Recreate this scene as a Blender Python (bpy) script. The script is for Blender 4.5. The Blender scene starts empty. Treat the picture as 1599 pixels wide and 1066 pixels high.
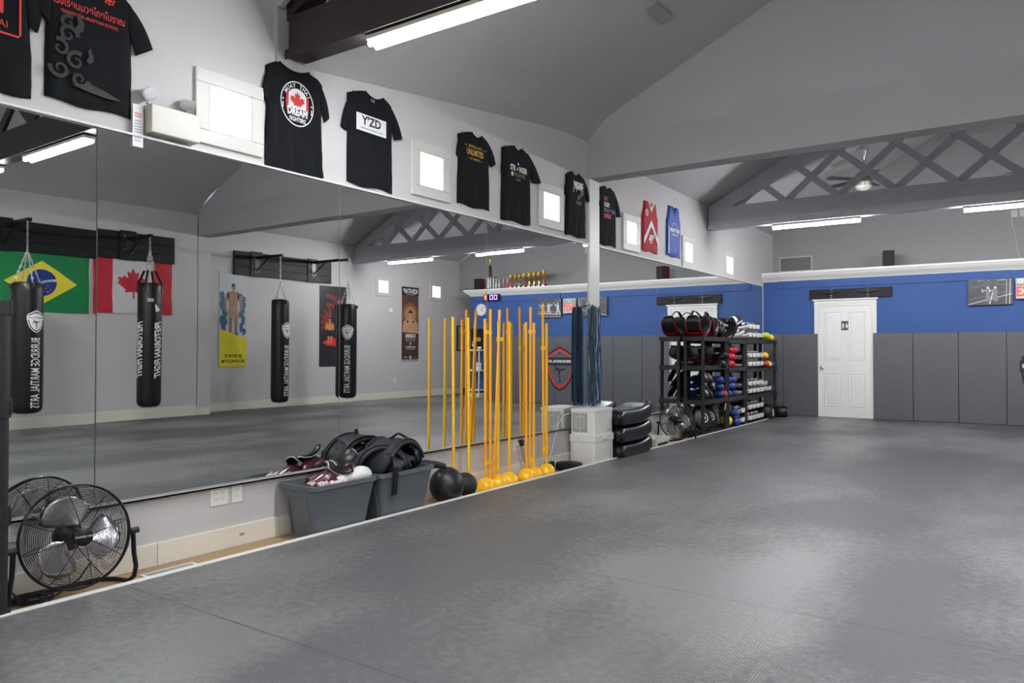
import bpy, math, random
from mathutils import Vector, Matrix
random.seed(7)
S = bpy.context.scene
COL = S.collection
PI = math.pi
R = math.radians

# ---------------------------------------------------------------- camera
cd = bpy.data.cameras.new('camera'); cam = bpy.data.objects.new('camera', cd); COL.objects.link(cam)
cd.sensor_width = 36.0; cd.lens = 36.0 * 1173 / 1599
cam.location = (4.18, 0, 1.19)
cam.rotation_euler = (PI / 2 + math.atan(15 / 1173), 0, math.atan(810.5 / 1173))
cd.clip_start = 0.05; cd.clip_end = 100
S.camera = cam
# ---------------------------------------------------------------- world, exposure
w = bpy.data.worlds.new('world'); S.world = w; w.use_nodes = True
w.node_tree.nodes['Background'].inputs[0].default_value = (0.8, 0.9, 1.0, 1)
w.node_tree.nodes['Background'].inputs[1].default_value = 0.6
S.view_settings.view_transform = 'Standard'; S.view_settings.look = 'None'
S.view_settings.gamma = 1; S.view_settings.use_curve_mapping = False
S.view_settings.exposure = 0.7
S.cycles.caustics_reflective = True; S.cycles.caustics_refractive = False
S.cycles.max_bounces = 10; S.cycles.diffuse_bounces = 5; S.cycles.glossy_bounces = 6
TUBE = 100.0       # tube emission strength

# ---------------------------------------------------------------- materials
MATS = {}
def mat(name, col, rough=0.6, metal=0.0, emit=0.0, noise=None, bump=None, spec=None, coat=0):
    if name in MATS: return MATS[name]
    m = bpy.data.materials.new(name); m.use_nodes = True; nt = m.node_tree; b = nt.nodes['Principled BSDF']
    c = (*col, 1)
    b.inputs['Base Color'].default_value = c; b.inputs['Roughness'].default_value = rough
    b.inputs['Metallic'].default_value = metal
    if spec is not None: b.inputs['Specular IOR Level'].default_value = spec
    if coat: b.inputs['Coat Weight'].default_value = coat
    if emit:
        b.inputs['Emission Color'].default_value = c; b.inputs['Emission Strength'].default_value = emit
    tc = None
    if noise or bump:
        tc = nt.nodes.new('ShaderNodeTexCoord')
    if noise:
        sc, amt = noise
        n = nt.nodes.new('ShaderNodeTexNoise'); n.inputs['Scale'].default_value = sc; n.inputs['Detail'].default_value = 5
        nt.links.new(tc.outputs['Object'], n.inputs['Vector'])
        mx = nt.nodes.new('ShaderNodeMix'); mx.data_type = 'RGBA'
        mx.inputs[6].default_value = tuple(x * (1 - amt) for x in col) + (1,)
        mx.inputs[7].default_value = tuple(min(1, x * (1 + amt)) for x in col) + (1,)
        nt.links.new(n.outputs[0], mx.inputs[0]); nt.links.new(mx.outputs[2], b.inputs['Base Color'])
    if bump:
        sc, st = bump
        n = nt.nodes.new('ShaderNodeTexNoise'); n.inputs['Scale'].default_value = sc; n.inputs['Detail'].default_value = 4
        nt.links.new(tc.outputs['Object'], n.inputs['Vector'])
        bp = nt.nodes.new('ShaderNodeBump'); bp.inputs['Strength'].default_value = st; bp.inputs['Distance'].default_value = 0.01
        nt.links.new(n.outputs[0], bp.inputs['Height']); nt.links.new(bp.outputs[0], b.inputs['Normal'])
    MATS[name] = m; return m

m_wall = mat('wall_paint', (0.55, 0.527, 0.52), 0.75, noise=(1.2, 0.03), bump=(90, 0.08))
m_ceil = mat('ceiling_paint', (0.42, 0.405, 0.41), 0.85, bump=(60, 0.1))
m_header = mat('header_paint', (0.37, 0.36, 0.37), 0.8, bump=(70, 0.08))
m_blue = mat('blue_paint', (0.022, 0.078, 0.27), 0.6, noise=(3, 0.05), bump=(80, 0.1))
m_truss = mat('truss_grey_paint', (0.44, 0.44, 0.47), 0.55, noise=(4, 0.08))
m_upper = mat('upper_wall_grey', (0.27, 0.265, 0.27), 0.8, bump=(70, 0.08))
m_wtrim = mat('window_trim_paint', (0.58, 0.57, 0.53), 0.5)
m_white = mat('white_trim_paint', (0.74, 0.73, 0.69), 0.45)
m_ivory = mat('ivory_plastic', (0.50, 0.475, 0.41), 0.4)
m_plate = mat('outlet_plastic', (0.78, 0.76, 0.70), 0.4)
m_black = mat('black_paint', (0.007, 0.007, 0.008), 0.55, noise=(20, 0.3), bump=(30, 0.2), spec=.3)
m_blackm = mat('black_metal', (0.010, 0.010, 0.011), 0.35, 0.3)
m_vinyl = mat('black_vinyl', (0.006, 0.006, 0.0075), 0.36, bump=(7, 0.25), spec=.4)
m_vinyl2 = mat('glossy_black_vinyl', (0.008, 0.008, 0.010), 0.27, bump=(7, 0.6))
m_plastic = mat('black_shelf_plastic', (0.011, 0.011, 0.013), 0.5, bump=(70, 0.15))
m_steel = mat('steel', (0.75, 0.75, 0.78), 0.22, 1.0)
m_alu = mat('aluminium_trim', (0.7, 0.7, 0.72), 0.45, 0.6)
m_chain = mat('chain_steel', (0.8, 0.8, 0.8), 0.3, 0.9)
m_yellow = mat('yellow_plastic', (1.0, 0.54, 0.008), 0.28, coat=0.3)
m_orange = mat('orange_plastic', (1.0, 0.42, 0.004), 0.28, coat=0.3)
m_bin = mat('grey_bin_plastic', (0.105, 0.118, 0.128), 0.42, bump=(25, 0.06))
m_print_w = mat('white_print', (0.78, 0.78, 0.78), 0.6)
m_print_g = mat('gold_print', (0.55, 0.31, 0.03), 0.5)
m_print_dg = mat('dull_gold_print', (0.17, 0.11, 0.03), 0.5)
m_print_r = mat('red_print', (0.60, 0.03, 0.03), 0.55)
m_print_b = mat('blue_print', (0.08, 0.10, 0.28), 0.55)
m_print_grey = mat('dark_grey_print', (0.022, 0.02, 0.02), 0.7)
m_print_k = mat('black_print', (0.01, 0.01, 0.012), 0.6)
m_tee = mat('black_cotton', (0.0042, 0.0048, 0.0062), 0.9, bump=(9, 0.6), spec=.25)
m_red = mat('red_vinyl', (0.45, 0.012, 0.018), 0.35)
m_navy = mat('blue_vinyl', (0.015, 0.05, 0.25), 0.35)
m_maroon = mat('maroon_leather', (0.075, 0.012, 0.022), 0.3, coat=0.3)
m_wvinyl = mat('white_vinyl', (0.78, 0.77, 0.76), 0.35)
m_gold = mat('gold_metal', (0.75, 0.5, 0.14), 0.25, 1.0)
m_silver = mat('silver_plastic', (0.6, 0.6, 0.6), 0.3, 0.8)
m_mirror = mat('mirror_silver', (0.80, 0.82, 0.81), 0.0, 1.0)
m_seam = mat('mirror_edge', (0.6, 0.62, 0.6), 0.3, 0.7)
m_tube = mat('lit_tube', (0.93, 0.96, 1.0), 0.5, emit=TUBE)
m_tube_far = mat('lit_tube_single', (0.95, 0.96, 1.0), 0.5, emit=TUBE * 1.7)
m_pane = mat('bright_window_pane', (0.95, 0.97, 1.0), 0.3, emit=2.4)
m_leather = mat('skin_tone_print', (0.55, 0.30, 0.17), 0.6)
m_orangeskin = mat('orange_print', (0.55, 0.22, 0.06), 0.6)

# wall pad vinyl
m_pad = mat('grey_pad_vinyl', (0.098, 0.101, 0.112), 0.5, noise=(2, 0.04), bump=(60, 0.15))

def nodes_mat(name):
    m = bpy.data.materials.new(name); m.use_nodes = True
    return m, m.node_tree, m.node_tree.nodes['Principled BSDF']

def floor_mat():
    m, nt, b = nodes_mat('grey_training_mat')
    L = nt.links.new; N = nt.nodes.new
    tc = N('ShaderNodeTexCoord')
    mp = N('ShaderNodeMapping'); mp.inputs['Scale'].default_value = (1.0, 0.55, 1); L(tc.outputs['Object'], mp.inputs[0])
    n1 = N('ShaderNodeTexNoise'); n1.inputs['Scale'].default_value = 0.75; n1.inputs['Detail'].default_value = 3; L(mp.outputs[0], n1.inputs['Vector'])
    n2 = N('ShaderNodeTexNoise'); n2.inputs['Scale'].default_value = 22; n2.inputs['Detail'].default_value = 6; n2.inputs['Roughness'].default_value = 0.7; L(tc.outputs['Object'], n2.inputs['Vector'])
    ad = N('ShaderNodeMath'); ad.operation = 'MULTIPLY_ADD'; L(n2.outputs[0], ad.inputs[0]); ad.inputs[1].default_value = 0.42; L(n1.outputs[0], ad.inputs[2])
    cr = N('ShaderNodeValToRGB'); L(ad.outputs[0], cr.inputs[0])
    cr.color_ramp.elements[0].position = 0.63; cr.color_ramp.elements[0].color = (0, 0, 0, 1)
    cr.color_ramp.elements[1].position = 0.80; cr.color_ramp.elements[1].color = (1, 1, 1, 1)
    mx = N('ShaderNodeMix'); mx.data_type = 'RGBA'; L(cr.outputs[0], mx.inputs[0])
    mx.inputs[6].default_value = (0.082, 0.082, 0.085, 1); mx.inputs[7].default_value = (0.160, 0.158, 0.155, 1)
    # seams between the rolled mats: thin dark lines along x every 1.53 m
    sx = N('ShaderNodeSeparateXYZ'); L(tc.outputs['Object'], sx.inputs[0])
    a1 = N('ShaderNodeMath'); a1.operation = 'ADD'; L(sx.outputs[1], a1.inputs[0]); a1.inputs[1].default_value = 30 * 1.525 - 3.56 + 0.0
    md = N('ShaderNodeMath'); md.operation = 'MODULO'; L(a1.outputs[0], md.inputs[0]); md.inputs[1].default_value = 1.525
    pg = N('ShaderNodeMath'); pg.operation = 'PINGPONG'; L(a1.outputs[0], pg.inputs[0]); pg.inputs[1].default_value = 0.7625
    lt = N('ShaderNodeMath'); lt.operation = 'LESS_THAN'; L(pg.outputs[0], lt.inputs[0]); lt.inputs[1].default_value = 0.0035
    mx2 = N('ShaderNodeMix'); mx2.data_type = 'RGBA'; L(lt.outputs[0], mx2.inputs[0]); L(mx.outputs[2], mx2.inputs[6]); mx2.inputs[7].default_value = (0.03, 0.03, 0.033, 1)
    L(mx2.outputs[2], b.inputs['Base Color'])
    rr = N('ShaderNodeMapRange'); L(cr.outputs[0], rr.inputs[0]); rr.inputs[3].default_value = 0.50; rr.inputs[4].default_value = 0.36
    L(rr.outputs[0], b.inputs['Roughness'])
    wv = N('ShaderNodeTexWave'); wv.bands_direction = 'X'; wv.inputs['Scale'].default_value = 26; wv.inputs['Distortion'].default_value = 0; L(tc.outputs['Object'], wv.inputs['Vector'])
    n3 = N('ShaderNodeTexNoise'); n3.inputs['Scale'].default_value = 45; n3.inputs['Detail'].default_value = 5; L(tc.outputs['Object'], n3.inputs['Vector'])
    h = N('ShaderNodeMath'); h.operation = 'MULTIPLY_ADD'; L(wv.outputs[1], h.inputs[0]); h.inputs[1].default_value = 0.35; L(n3.outputs[0], h.inputs[2])
    bp = N('ShaderNodeBump'); bp.inputs['Strength'].default_value = 0.35; bp.inputs['Distance'].default_value = 0.006; L(h.outputs[0], bp.inputs['Height']); L(bp.outputs[0], b.inputs['Normal'])
    return m
m_mat = floor_mat()

def wood_mat(name, c0, c1, scale=(40, 2.2, 10), rough=0.45, bump=0.15):
    m, nt, b = nodes_mat(name); L = nt.links.new; N = nt.nodes.new
    tc = N('ShaderNodeTexCoord'); mp = N('ShaderNodeMapping'); mp.inputs['Scale'].default_value = scale; L(tc.outputs['Object'], mp.inputs[0])
    n = N('ShaderNodeTexNoise'); n.inputs['Scale'].default_value = 1; n.inputs['Detail'].default_value = 6; n.inputs['Distortion'].default_value = 0.6; L(mp.outputs[0], n.inputs['Vector'])
    mx = N('ShaderNodeMix'); mx.data_type = 'RGBA'; L(n.outputs[0], mx.inputs[0]); mx.inputs[6].default_value = (*c0, 1); mx.inputs[7].default_value = (*c1, 1)
    L(mx.outputs[2], b.inputs['Base Color']); b.inputs['Roughness'].default_value = rough; b.inputs['Specular IOR Level'].default_value = .3
    bp = N('ShaderNodeBump'); bp.inputs['Strength'].default_value = bump; bp.inputs['Distance'].default_value = 0.004; L(n.outputs[0], bp.inputs['Height']); L(bp.outputs[0], b.inputs['Normal'])
    return m
m_wood = wood_mat('oak_floor', (0.30, 0.19, 0.10), (0.46, 0.32, 0.19))
m_beam = wood_mat('dark_stained_beam', (0.018, 0.013, 0.013), (0.05, 0.036, 0.035), (2.5, 40, 40), 0.5, 0.3)
m_bwood = wood_mat('black_painted_plank', (0.004, 0.004, 0.0045), (0.012, 0.0115, 0.012), (30, 3, 25), 0.55, 0.5)
m_base = wood_mat('cream_baseboard', (0.68, 0.64, 0.54), (0.80, 0.76, 0.66), (3, 3, 3), 0.45, 0.03)

# ---------------------------------------------------------------- mesh builder
def refine(vs, fs, L):
    """split 2-D faces into small triangles so that prints follow curved surfaces"""
    out_v = list(vs); out_f = []
    stack = [(f[0], f[i], f[i + 1]) for f in fs for i in range(1, len(f) - 1)]
    while stack:
        t = stack.pop(); best, bi = 0, 0
        for i in range(3):
            a, b = out_v[t[i]], out_v[t[(i + 1) % 3]]; d = (a[0] - b[0]) ** 2 + (a[1] - b[1]) ** 2
            if d > best: best, bi = d, i
        if best <= L * L or len(out_f) > 60000: out_f.append(t); continue
        a, b, c = t[bi], t[(bi + 1) % 3], t[(bi + 2) % 3]; m = len(out_v)
        out_v.append(((out_v[a][0] + out_v[b][0]) / 2, (out_v[a][1] + out_v[b][1]) / 2)); stack += [(a, m, c), (m, b, c)]
    return out_v, out_f
class MB:
    def __init__(s): s.v = []; s.f = []; s.m = []; s.T = Matrix.Identity(4); s.mi = 0
    def add(s, vs, fs, mi=None):
        o = len(s.v)
        s.v += [tuple(s.T @ Vector(p)) for p in vs]
        s.f += [tuple(i + o for i in f) for f in fs]
        s.m += [s.mi if mi is None else mi] * len(fs); return s
    def box(s, x0, x1, y0, y1, z0, z1, mi=None):
        vs = [(x, y, z) for x in (x0, x1) for y in (y0, y1) for z in (z0, z1)]
        return s.add(vs, [(0, 1, 3, 2), (4, 6, 7, 5), (0, 4, 5, 1), (2, 3, 7, 6), (0, 2, 6, 4), (1, 5, 7, 3)], mi)
    def rings(s, rs, cap=True, close=False, mi=None):
        n = len(rs[0]); vs = [p for r in rs for p in r]; fs = []
        k = len(rs)
        for i in range(k if close else k - 1):
            a = i * n; b = ((i + 1) % k) * n
            for j in range(n):
                fs.append((a + j, a + (j + 1) % n, b + (j + 1) % n, b + j))
        if cap and not close: fs += [tuple(range(n))[::-1], tuple((k - 1) * n + j for j in range(n))]
        return s.add(vs, fs, mi)
    def tube(s, pts, r, seg=8, close=False, mi=None, flat=None):
        pts = [Vector(p) for p in pts]; n = len(pts); rs = []; up = None
        for i, p in enumerate(pts):
            if close: t = pts[(i + 1) % n] - pts[i - 1]
            else: t = pts[min(i + 1, n - 1)] - pts[max(i - 1, 0)]
            if t.length < 1e-9: t = Vector((0, 0, 1))
            t.normalize()
            if up is None:
                up = Vector((0, 0, 1)) if abs(t.z) < 0.9 else Vector((1, 0, 0))
            a = t.cross(up)
            if a.length < 1e-5: a = t.orthogonal()
            a.normalize(); bb = a.cross(t).normalized(); up = bb
            rr = r[i] if isinstance(r, (list, tuple)) else r
            f2 = flat if flat else 1
            rs.append([tuple(p + a * math.cos(2 * PI * j / seg) * rr + bb * math.sin(2 * PI * j / seg) * rr * f2) for j in range(seg)])
        return s.rings(rs, True, close, mi)
    def cyl(s, p0, p1, r, r1=None, seg=16, mi=None):
        return s.tube([p0, p1], [r, r if r1 is None else r1], seg, mi=mi)
    def lathe(s, prof, seg=24, mi=None, cap=True):
        return s.rings([[(r * math.cos(2 * PI * j / seg), r * math.sin(2 * PI * j / seg), z) for j in range(seg)] for r, z in prof], cap, False, mi)
    def sphere(s, c, rx, ry=None, rz=None, seg=16, mi=None, z0=-1.0, z1=1.0):
        ry = ry or rx; rz = rz or rx; n = max(5, seg // 2); rs = []
        a0 = math.asin(z0) ; a1 = math.asin(z1)
        for i in range(n + 1):
            a = a0 + (a1 - a0) * i / n; q = max(math.cos(a), 0.01)
            rs.append([(c[0] + rx * q * math.cos(2 * PI * j / seg), c[1] + ry * q * math.sin(2 * PI * j / seg), c[2] + rz * math.sin(a)) for j in range(seg)])
        return s.rings(rs, True, False, mi)
    def prism(s, poly, y0, y1, mi=None):          # polygon in local XZ, extruded along Y (front at y0)
        n = len(poly)
        vs = [(a, y0, b) for a, b in poly] + [(a, y1, b) for a, b in poly]
        fs = [tuple(range(n))[::-1], tuple(range(n, 2 * n))] + [(i, (i + 1) % n, n + (i + 1) % n, n + i) for i in range(n)]
        area = sum(poly[i][0] * poly[(i + 1) % n][1] - poly[(i + 1) % n][0] * poly[i][1] for i in range(n))
        if area > 0: fs = [f[::-1] for f in fs]
        return s.add(vs, fs, mi)
    def flat(s, poly, y, mi=None, fn=None):
        n = len(poly)
        area = sum(poly[i][0] * poly[(i + 1) % n][1] - poly[(i + 1) % n][0] * poly[i][1] for i in range(n))
        if area < 0: poly = poly[::-1]
        if fn:
            v2, f2 = refine(poly, [tuple(range(n))], .02); return s.add([fn(a, b) for a, b in v2], f2, mi)
        vs = [fn(a, b) if fn else (a, y, b) for a, b in poly]
        return s.add(vs, [tuple(range(n))], mi)
    def ring2d(s, cx, cz, r0, r1, y, seg=40, mi=None, sx=1.0, fn=None, a0=0, a1=2 * PI):
        vs = []; full = abs(a1 - a0 - 2 * PI) < 1e-6; k = seg + (0 if full else 1)
        for j in range(k):
            a = a0 + (a1 - a0) * j / seg
            for r in (r0, r1):
                p = (cx + sx * r * math.cos(a), cz + r * math.sin(a)); vs.append(fn(*p) if fn else (p[0], y, p[1]))
        fs = [(2 * j, 2 * j + 1, 2 * ((j + 1) % k) + 1, 2 * ((j + 1) % k)) for j in range(seg)]
        return s.add(vs, fs, mi)
    def rrect(s, x0, x1, y0, y1, z, r, n=5):
        out = []
        for cx, cy, a in ((x1 - r, y1 - r, 0), (x0 + r, y1 - r, 90), (x0 + r, y0 + r, 180), (x1 - r, y0 + r, 270)):
            for i in range(n + 1):
                t = R(a + 90 * i / n); out.append((cx + r * math.cos(t), cy + r * math.sin(t), z))
        return out
    def text(s, body, size, cx, cz, y=0, mi=None, bold=0.0, align='CENTER', fn=None, sx=1.0, rot=0.0, spacing=1.0, shear=0):
        vs, fs = text_geo(body, bold, align, spacing, shear)
        if fn: vs, fs = refine(vs, fs, .022 / size)
        ca, sa = math.cos(rot), math.sin(rot); out = []
        for a, b in vs:
            a *= size * sx; b *= size
            a, b = a * ca - b * sa + cx, a * sa + b * ca + cz
            out.append(fn(a, b) if fn else (a, y, b))
        return s.add(out, fs, mi)
    def build(s, name, mats, parent=None, smooth=False, bevel=0, sub=0, bseg=2, angle=40, loc=None, rotz=None):
        me = bpy.data.meshes.new(name); me.from_pydata(s.v, [], s.f)
        if not isinstance(mats, (list, tuple)): mats = [mats]
        for m in mats: me.materials.append(m)
        for p, i in zip(me.polygons, s.m): p.material_index = i
        me.validate()
        me.update()
        o = bpy.data.objects.new(name, me); COL.objects.link(o)
        if parent: o.parent = parent
        if loc: o.location = loc
        if rotz is not None: o.rotation_euler.z = rotz
        if bevel:
            b = o.modifiers.new('bevel', 'BEVEL'); b.width = bevel; b.segments = bseg; b.limit_method = 'ANGLE'; b.angle_limit = R(50)
        if sub:
            b = o.modifiers.new('sub', 'SUBSURF'); b.levels = sub; b.render_levels = sub
        if smooth:
            for p in me.polygons: p.use_smooth = True
            if not sub: me.set_sharp_from_angle(angle=R(angle))
        return o
_tc = {}
def text_geo(body, bold, align, spacing, shear):
    k = (body, bold, align, spacing, shear)
    if k in _tc: return _tc[k]
    c = bpy.data.curves.new('txt', 'FONT'); c.body = body; c.align_x = align; c.align_y = 'CENTER'; c.offset = bold
    c.space_character = spacing; c.resolution_u = 2; c.shear = shear; c.fill_mode = 'FRONT'
    o = bpy.data.objects.new('txt', c); COL.objects.link(o)
    bpy.context.view_layer.update()
    me = bpy.data.meshes.new_from_object(o.evaluated_get(bpy.context.evaluated_depsgraph_get()))
    r = ([(v.co.x, v.co.y) for v in me.vertices], [tuple(p.vertices) for p in me.polygons])
    bpy.data.objects.remove(o); bpy.data.curves.remove(c); bpy.data.meshes.remove(me)
    _tc[k] = r; return r

def tag(o, label, cat, group=None, kind=None):
    if label: o['label'] = label
    if cat: o['category'] = cat
    if group: o['group'] = group
    if kind: o['kind'] = kind
    return o
def thing(name, label, cat, loc=(0, 0, 0), rotz=0.0, group=None):
    o = bpy.data.objects.new(name, None); COL.objects.link(o); o.empty_display_size = 0.1
    o.location = loc; o.rotation_euler = (0, 0, rotz); return tag(o, label, cat, group)
def struct(name, mb, m, **k):
    o = mb.build(name, m, **k); o['kind'] = 'structure'; return o
def dup(root, loc, rot=None, label=None, group=None, scale=None):
    r = root.copy(); COL.objects.link(r); r.location = loc
    if rot is not None: r.rotation_euler = rot
    if label: r['label'] = label
    if group: r['group'] = group
    if scale: r.scale = scale
    for ch in list(root.children):
        c = ch.copy(); COL.objects.link(c); c.parent = r
        for g in list(ch.children):
            d = g.copy(); COL.objects.link(d); d.parent = c
    return r
LW, FW, OW = PI / 2, 0.0, -PI / 2      # facing of things on the left, far and opposite wall
def star(cx, cz, r, n=5, k=0.4, a0=PI / 2):
    return [(cx + (r if i % 2 == 0 else r * k) * math.cos(a0 + PI * i / n), cz + (r if i % 2 == 0 else r * k) * math.sin(a0 + PI * i / n)) for i in range(2 * n)]
LEAFH = [(0, 1.0), (0.13, 0.74), (0.30, 0.83), (0.22, 0.42), (0.43, 0.62), (0.50, 0.50), (0.72, 0.54), (0.66, 0.32), (0.76, 0.26), (0.36, -0.06), (0.41, -0.20), (0.035, -0.15), (0.03, -0.50)]
def leaf(cx, cz, s):
    p = [(cx + a * s, cz + b * s) for a, b in LEAFH]
    return p + [(2 * cx - a, b) for a, b in p[::-1]][:-1]
def flat_tri(mb, poly, y, mi, fn=None):     # concave polygon, triangulated
    from mathutils.geometry import tessellate_polygon
    tr = tessellate_polygon([[Vector((a, b, 0)) for a, b in poly]])
    if fn:
        v2, f2 = refine(list(poly), [tuple(t) for t in tr], .02); mb.add([fn(a, b) for a, b in v2], f2, mi); return
    mb.add([(a, y, b) for a, b in poly], [tuple(t) for t in tr], mi)

# ================================================================ SETTING
Y0, YH0, YH1, YT, YF, YU = -3.6, 7.57, 7.81, 11.5, 14.47, 15.1
W1, W2 = 7.62, 8.0
RZ = 5.45
mb = MB(); mb.box(0.38, W2 - 0.02, Y0, YF, -0.05, 0.0); mb.box(7.1, W2 - 0.02, YF, 17.0, -0.05, 0.0)
struct('floor', mb, m_mat)
mb = MB(); mb.box(-0.1, W2 + 0.2, Y0, 17.2, -0.2, -0.05); struct('floor_boards', mb, m_wood).name = 'floor'
mb = MB(); mb.box(0.345, 0.385, Y0, 13.75, -0.05, 0.006)
struct('trim_1', mb, m_white, bevel=0.003)
# left wall (plain, with window openings left to the window frames laid on it)
mb = MB(); mb.box(-0.12, 0, Y0, YU, -0.06, 3.75); struct('wall_left', mb, m_wall)
mb = MB(); mb.box(W1, W1 + 0.3, Y0, YH0, -0.06, 3.7); struct('wall_right', mb, m_wall)
mb = MB(); mb.box(W2, W2 + 0.12, YH0, 17.2, -0.06, 3.7); struct('wall_right', mb, m_wall)
mb = MB(); mb.box(-0.1, W2, Y0 - 0.1, Y0, -0.06, 5.7); struct('wall_back', mb, m_wall)
# far lower wall, blue above the pads
mb = MB(); mb.box(-0.02, 7.1, YF, YF + 0.12, -0.06, 2.56, 0)
mb.box(6.98, 7.1, YF + 0.12, 17.0, -0.06, 2.60, 1)
struct('wall_far', mb, [m_blue, m_wall])
mb = MB(); mb.box(7.1, W2, 16.9, 17.0, -0.06, 2.75); struct('wall_alcove', mb, m_wall)
mb = MB(); mb.box(7.1, W2, YU + 0.11, 17.0, 2.75, 2.83); struct('ceiling', mb, m_wall)
# upper far wall, set back behind the ledge
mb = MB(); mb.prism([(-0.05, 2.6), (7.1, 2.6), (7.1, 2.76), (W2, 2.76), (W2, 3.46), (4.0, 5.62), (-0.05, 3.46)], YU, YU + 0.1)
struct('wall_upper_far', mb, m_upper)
# header between the two halves
mb = MB(); mb.prism([(0, 3.165), (W1, 3.165), (W1, 3.6), (3.85, 5.8), (0, 3.8)], YH0, YH1)
struct('wall_header', mb, m_header)
mb = MB(); mb.box(W1, W2, YH0 - 0.01, YH1, -0.05, 3.7); struct('wall_pier', mb, m_wall)
# ceilings
def ridge_ceiling(y0, y1, zl0, zl1, wr, steep=True, n=24, my=8, RZ=RZ):
    mb = MB(); vs = []; half = wr / 2
    def P(x):
        d = min(x, wr - x) / half
        base = d
        return (base + (0.07 * min(1, d / 0.06) * (1 - d))) if steep else d
    for j in range(my + 1):
        t = j / my; y = y0 + (y1 - y0) * t
        for i in range(2 * n + 1):
            x = wr * i / (2 * n)
            if i == 1: x = wr * 0.02
            if i == 2 * n - 1: x = wr * 0.98
            zl = zl0(t) if x <= half else zl1(t)
            vs.append((x, y, zl + (RZ - zl) * P(x)))
    k = 2 * n + 1
    fs = [(j * k + i, (j + 1) * k + i, (j + 1) * k + i + 1, j * k + i + 1) for j in range(my) for i in range(2 * n)]
    mb.add(vs, fs)
    # upper skin
    o = len(vs); mb.add([(x, y, z + 0.1) for x, y, z in vs], [f[::-1] for f in fs]); return mb
struct('ceiling', ridge_ceiling(3.46, YH0, lambda t: 3.17 + 0.42 * min(1, t / 0.85) ** 1.0, lambda t: 3.5 + 0.03 * t, W1), m_ceil, smooth=True)
struct('ceiling', ridge_ceiling(Y0, 3.40, lambda t: 3.66, lambda t: 3.6, W1), m_ceil, smooth=True)
struct('ceiling', ridge_ceiling(YH1, YU, lambda t: 3.50 - 0.04 * t, lambda t: 3.48, W2, False, RZ=5.62), m_ceil, smooth=True)
# corner bead pieces: posts
mb = MB(); mb.box(0.0, 0.030, 7.575, YH1, -0.05, 3.165); struct('trim_post', mb, m_white, bevel=0.004).name = 'trim_2'
# baseboards
mb = MB(); y = Y0; k = 0
while y < 14.4:
    y2 = min(y + 2.0 + (k % 3) * 0.25, 14.42)
    if k == 0: y2 = 0.17
    mb.box(0, 0.018, y + 0.0015, y2 - 0.0015, -0.05, 0.082); y = y2; k += 1
    if y >= 14.42: break
struct('baseboard_left', mb, m_base, bevel=0.003)
mb = MB(); mb.box(W1 - 0.02, W1, Y0, YH0 - 0.02, 0, 0.17); mb.box(W1 - 0.02, W1, YH0 - 0.02, YH1, 0, 0.13); mb.box(W2 - 0.02, W2, YH1, 16.88, 0, 0.15)
mb.box(7.1, 7.12, YF + 0.01, 16.88, 0, 0.15); mb.box(7.12, W2 - 0.02, 16.87, 16.9, 0, 0.15)
struct('baseboard_right', mb, m_base, bevel=0.003)
# knot stain on the left baseboard
mb = MB(); mb.sphere((0.0175, 2.985, 0.02), 0.0015, 0.022, 0.011, 12)
struct('trim_5', mb, mat('knot', (0.42, 0.28, 0.13), 0.6))
# crown ledge on top of the blue wall
prof = [(0.0, 2.49), (-0.02, 2.49), (-0.03, 2.515), (-0.05, 2.53), (-0.09, 2.565), (-0.125, 2.60), (-0.13, 2.615), (-0.15, 2.62), (-0.15, 2.655), (0.0, 2.655)]
mb = MB()
n = len(prof)
vs = [(0.0, YF + a, z) for a, z in prof] + [(7.1 - a, YF + a, z) for a, z in prof] + [(7.1 - a, 17.0, z) for a, z in prof]
fs = []
for s_ in (0, 1):
    for i in range(n - 1): fs.append((s_ * n + i, s_ * n + i + 1, (s_ + 1) * n + i + 1, (s_ + 1) * n + i))
mb.add(vs, [f[::-1] for f in fs]); mb.box(0, 7.1, YF - 0.01, YU, 2.60, 2.655)
mb.add(vs[:n], [tuple(range(n))])
struct('trim_3', mb, m_white, smooth=True, angle=35)
# blue ledger strips below the crown
mb = MB(); mb.box(0.28, 3.93, YF - 0.022, YF, 2.352, 2.50); mb.box(3.936, 4.40, YF - 0.012, YF, 2.352, 2.50); mb.box(4.406, 7.08, YF - 0.022, YF, 2.352, 2.50)
for x in (1.7, 1.76, 3.2, 5.4):
    for z in (2.40, 2.44): mb.sphere((x, YF - 0.024, z), 0.006, 0.004, 0.006, 8, mi=1)
struct('trim_4', mb, [m_blue, m_black], bevel=0.003)

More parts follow.
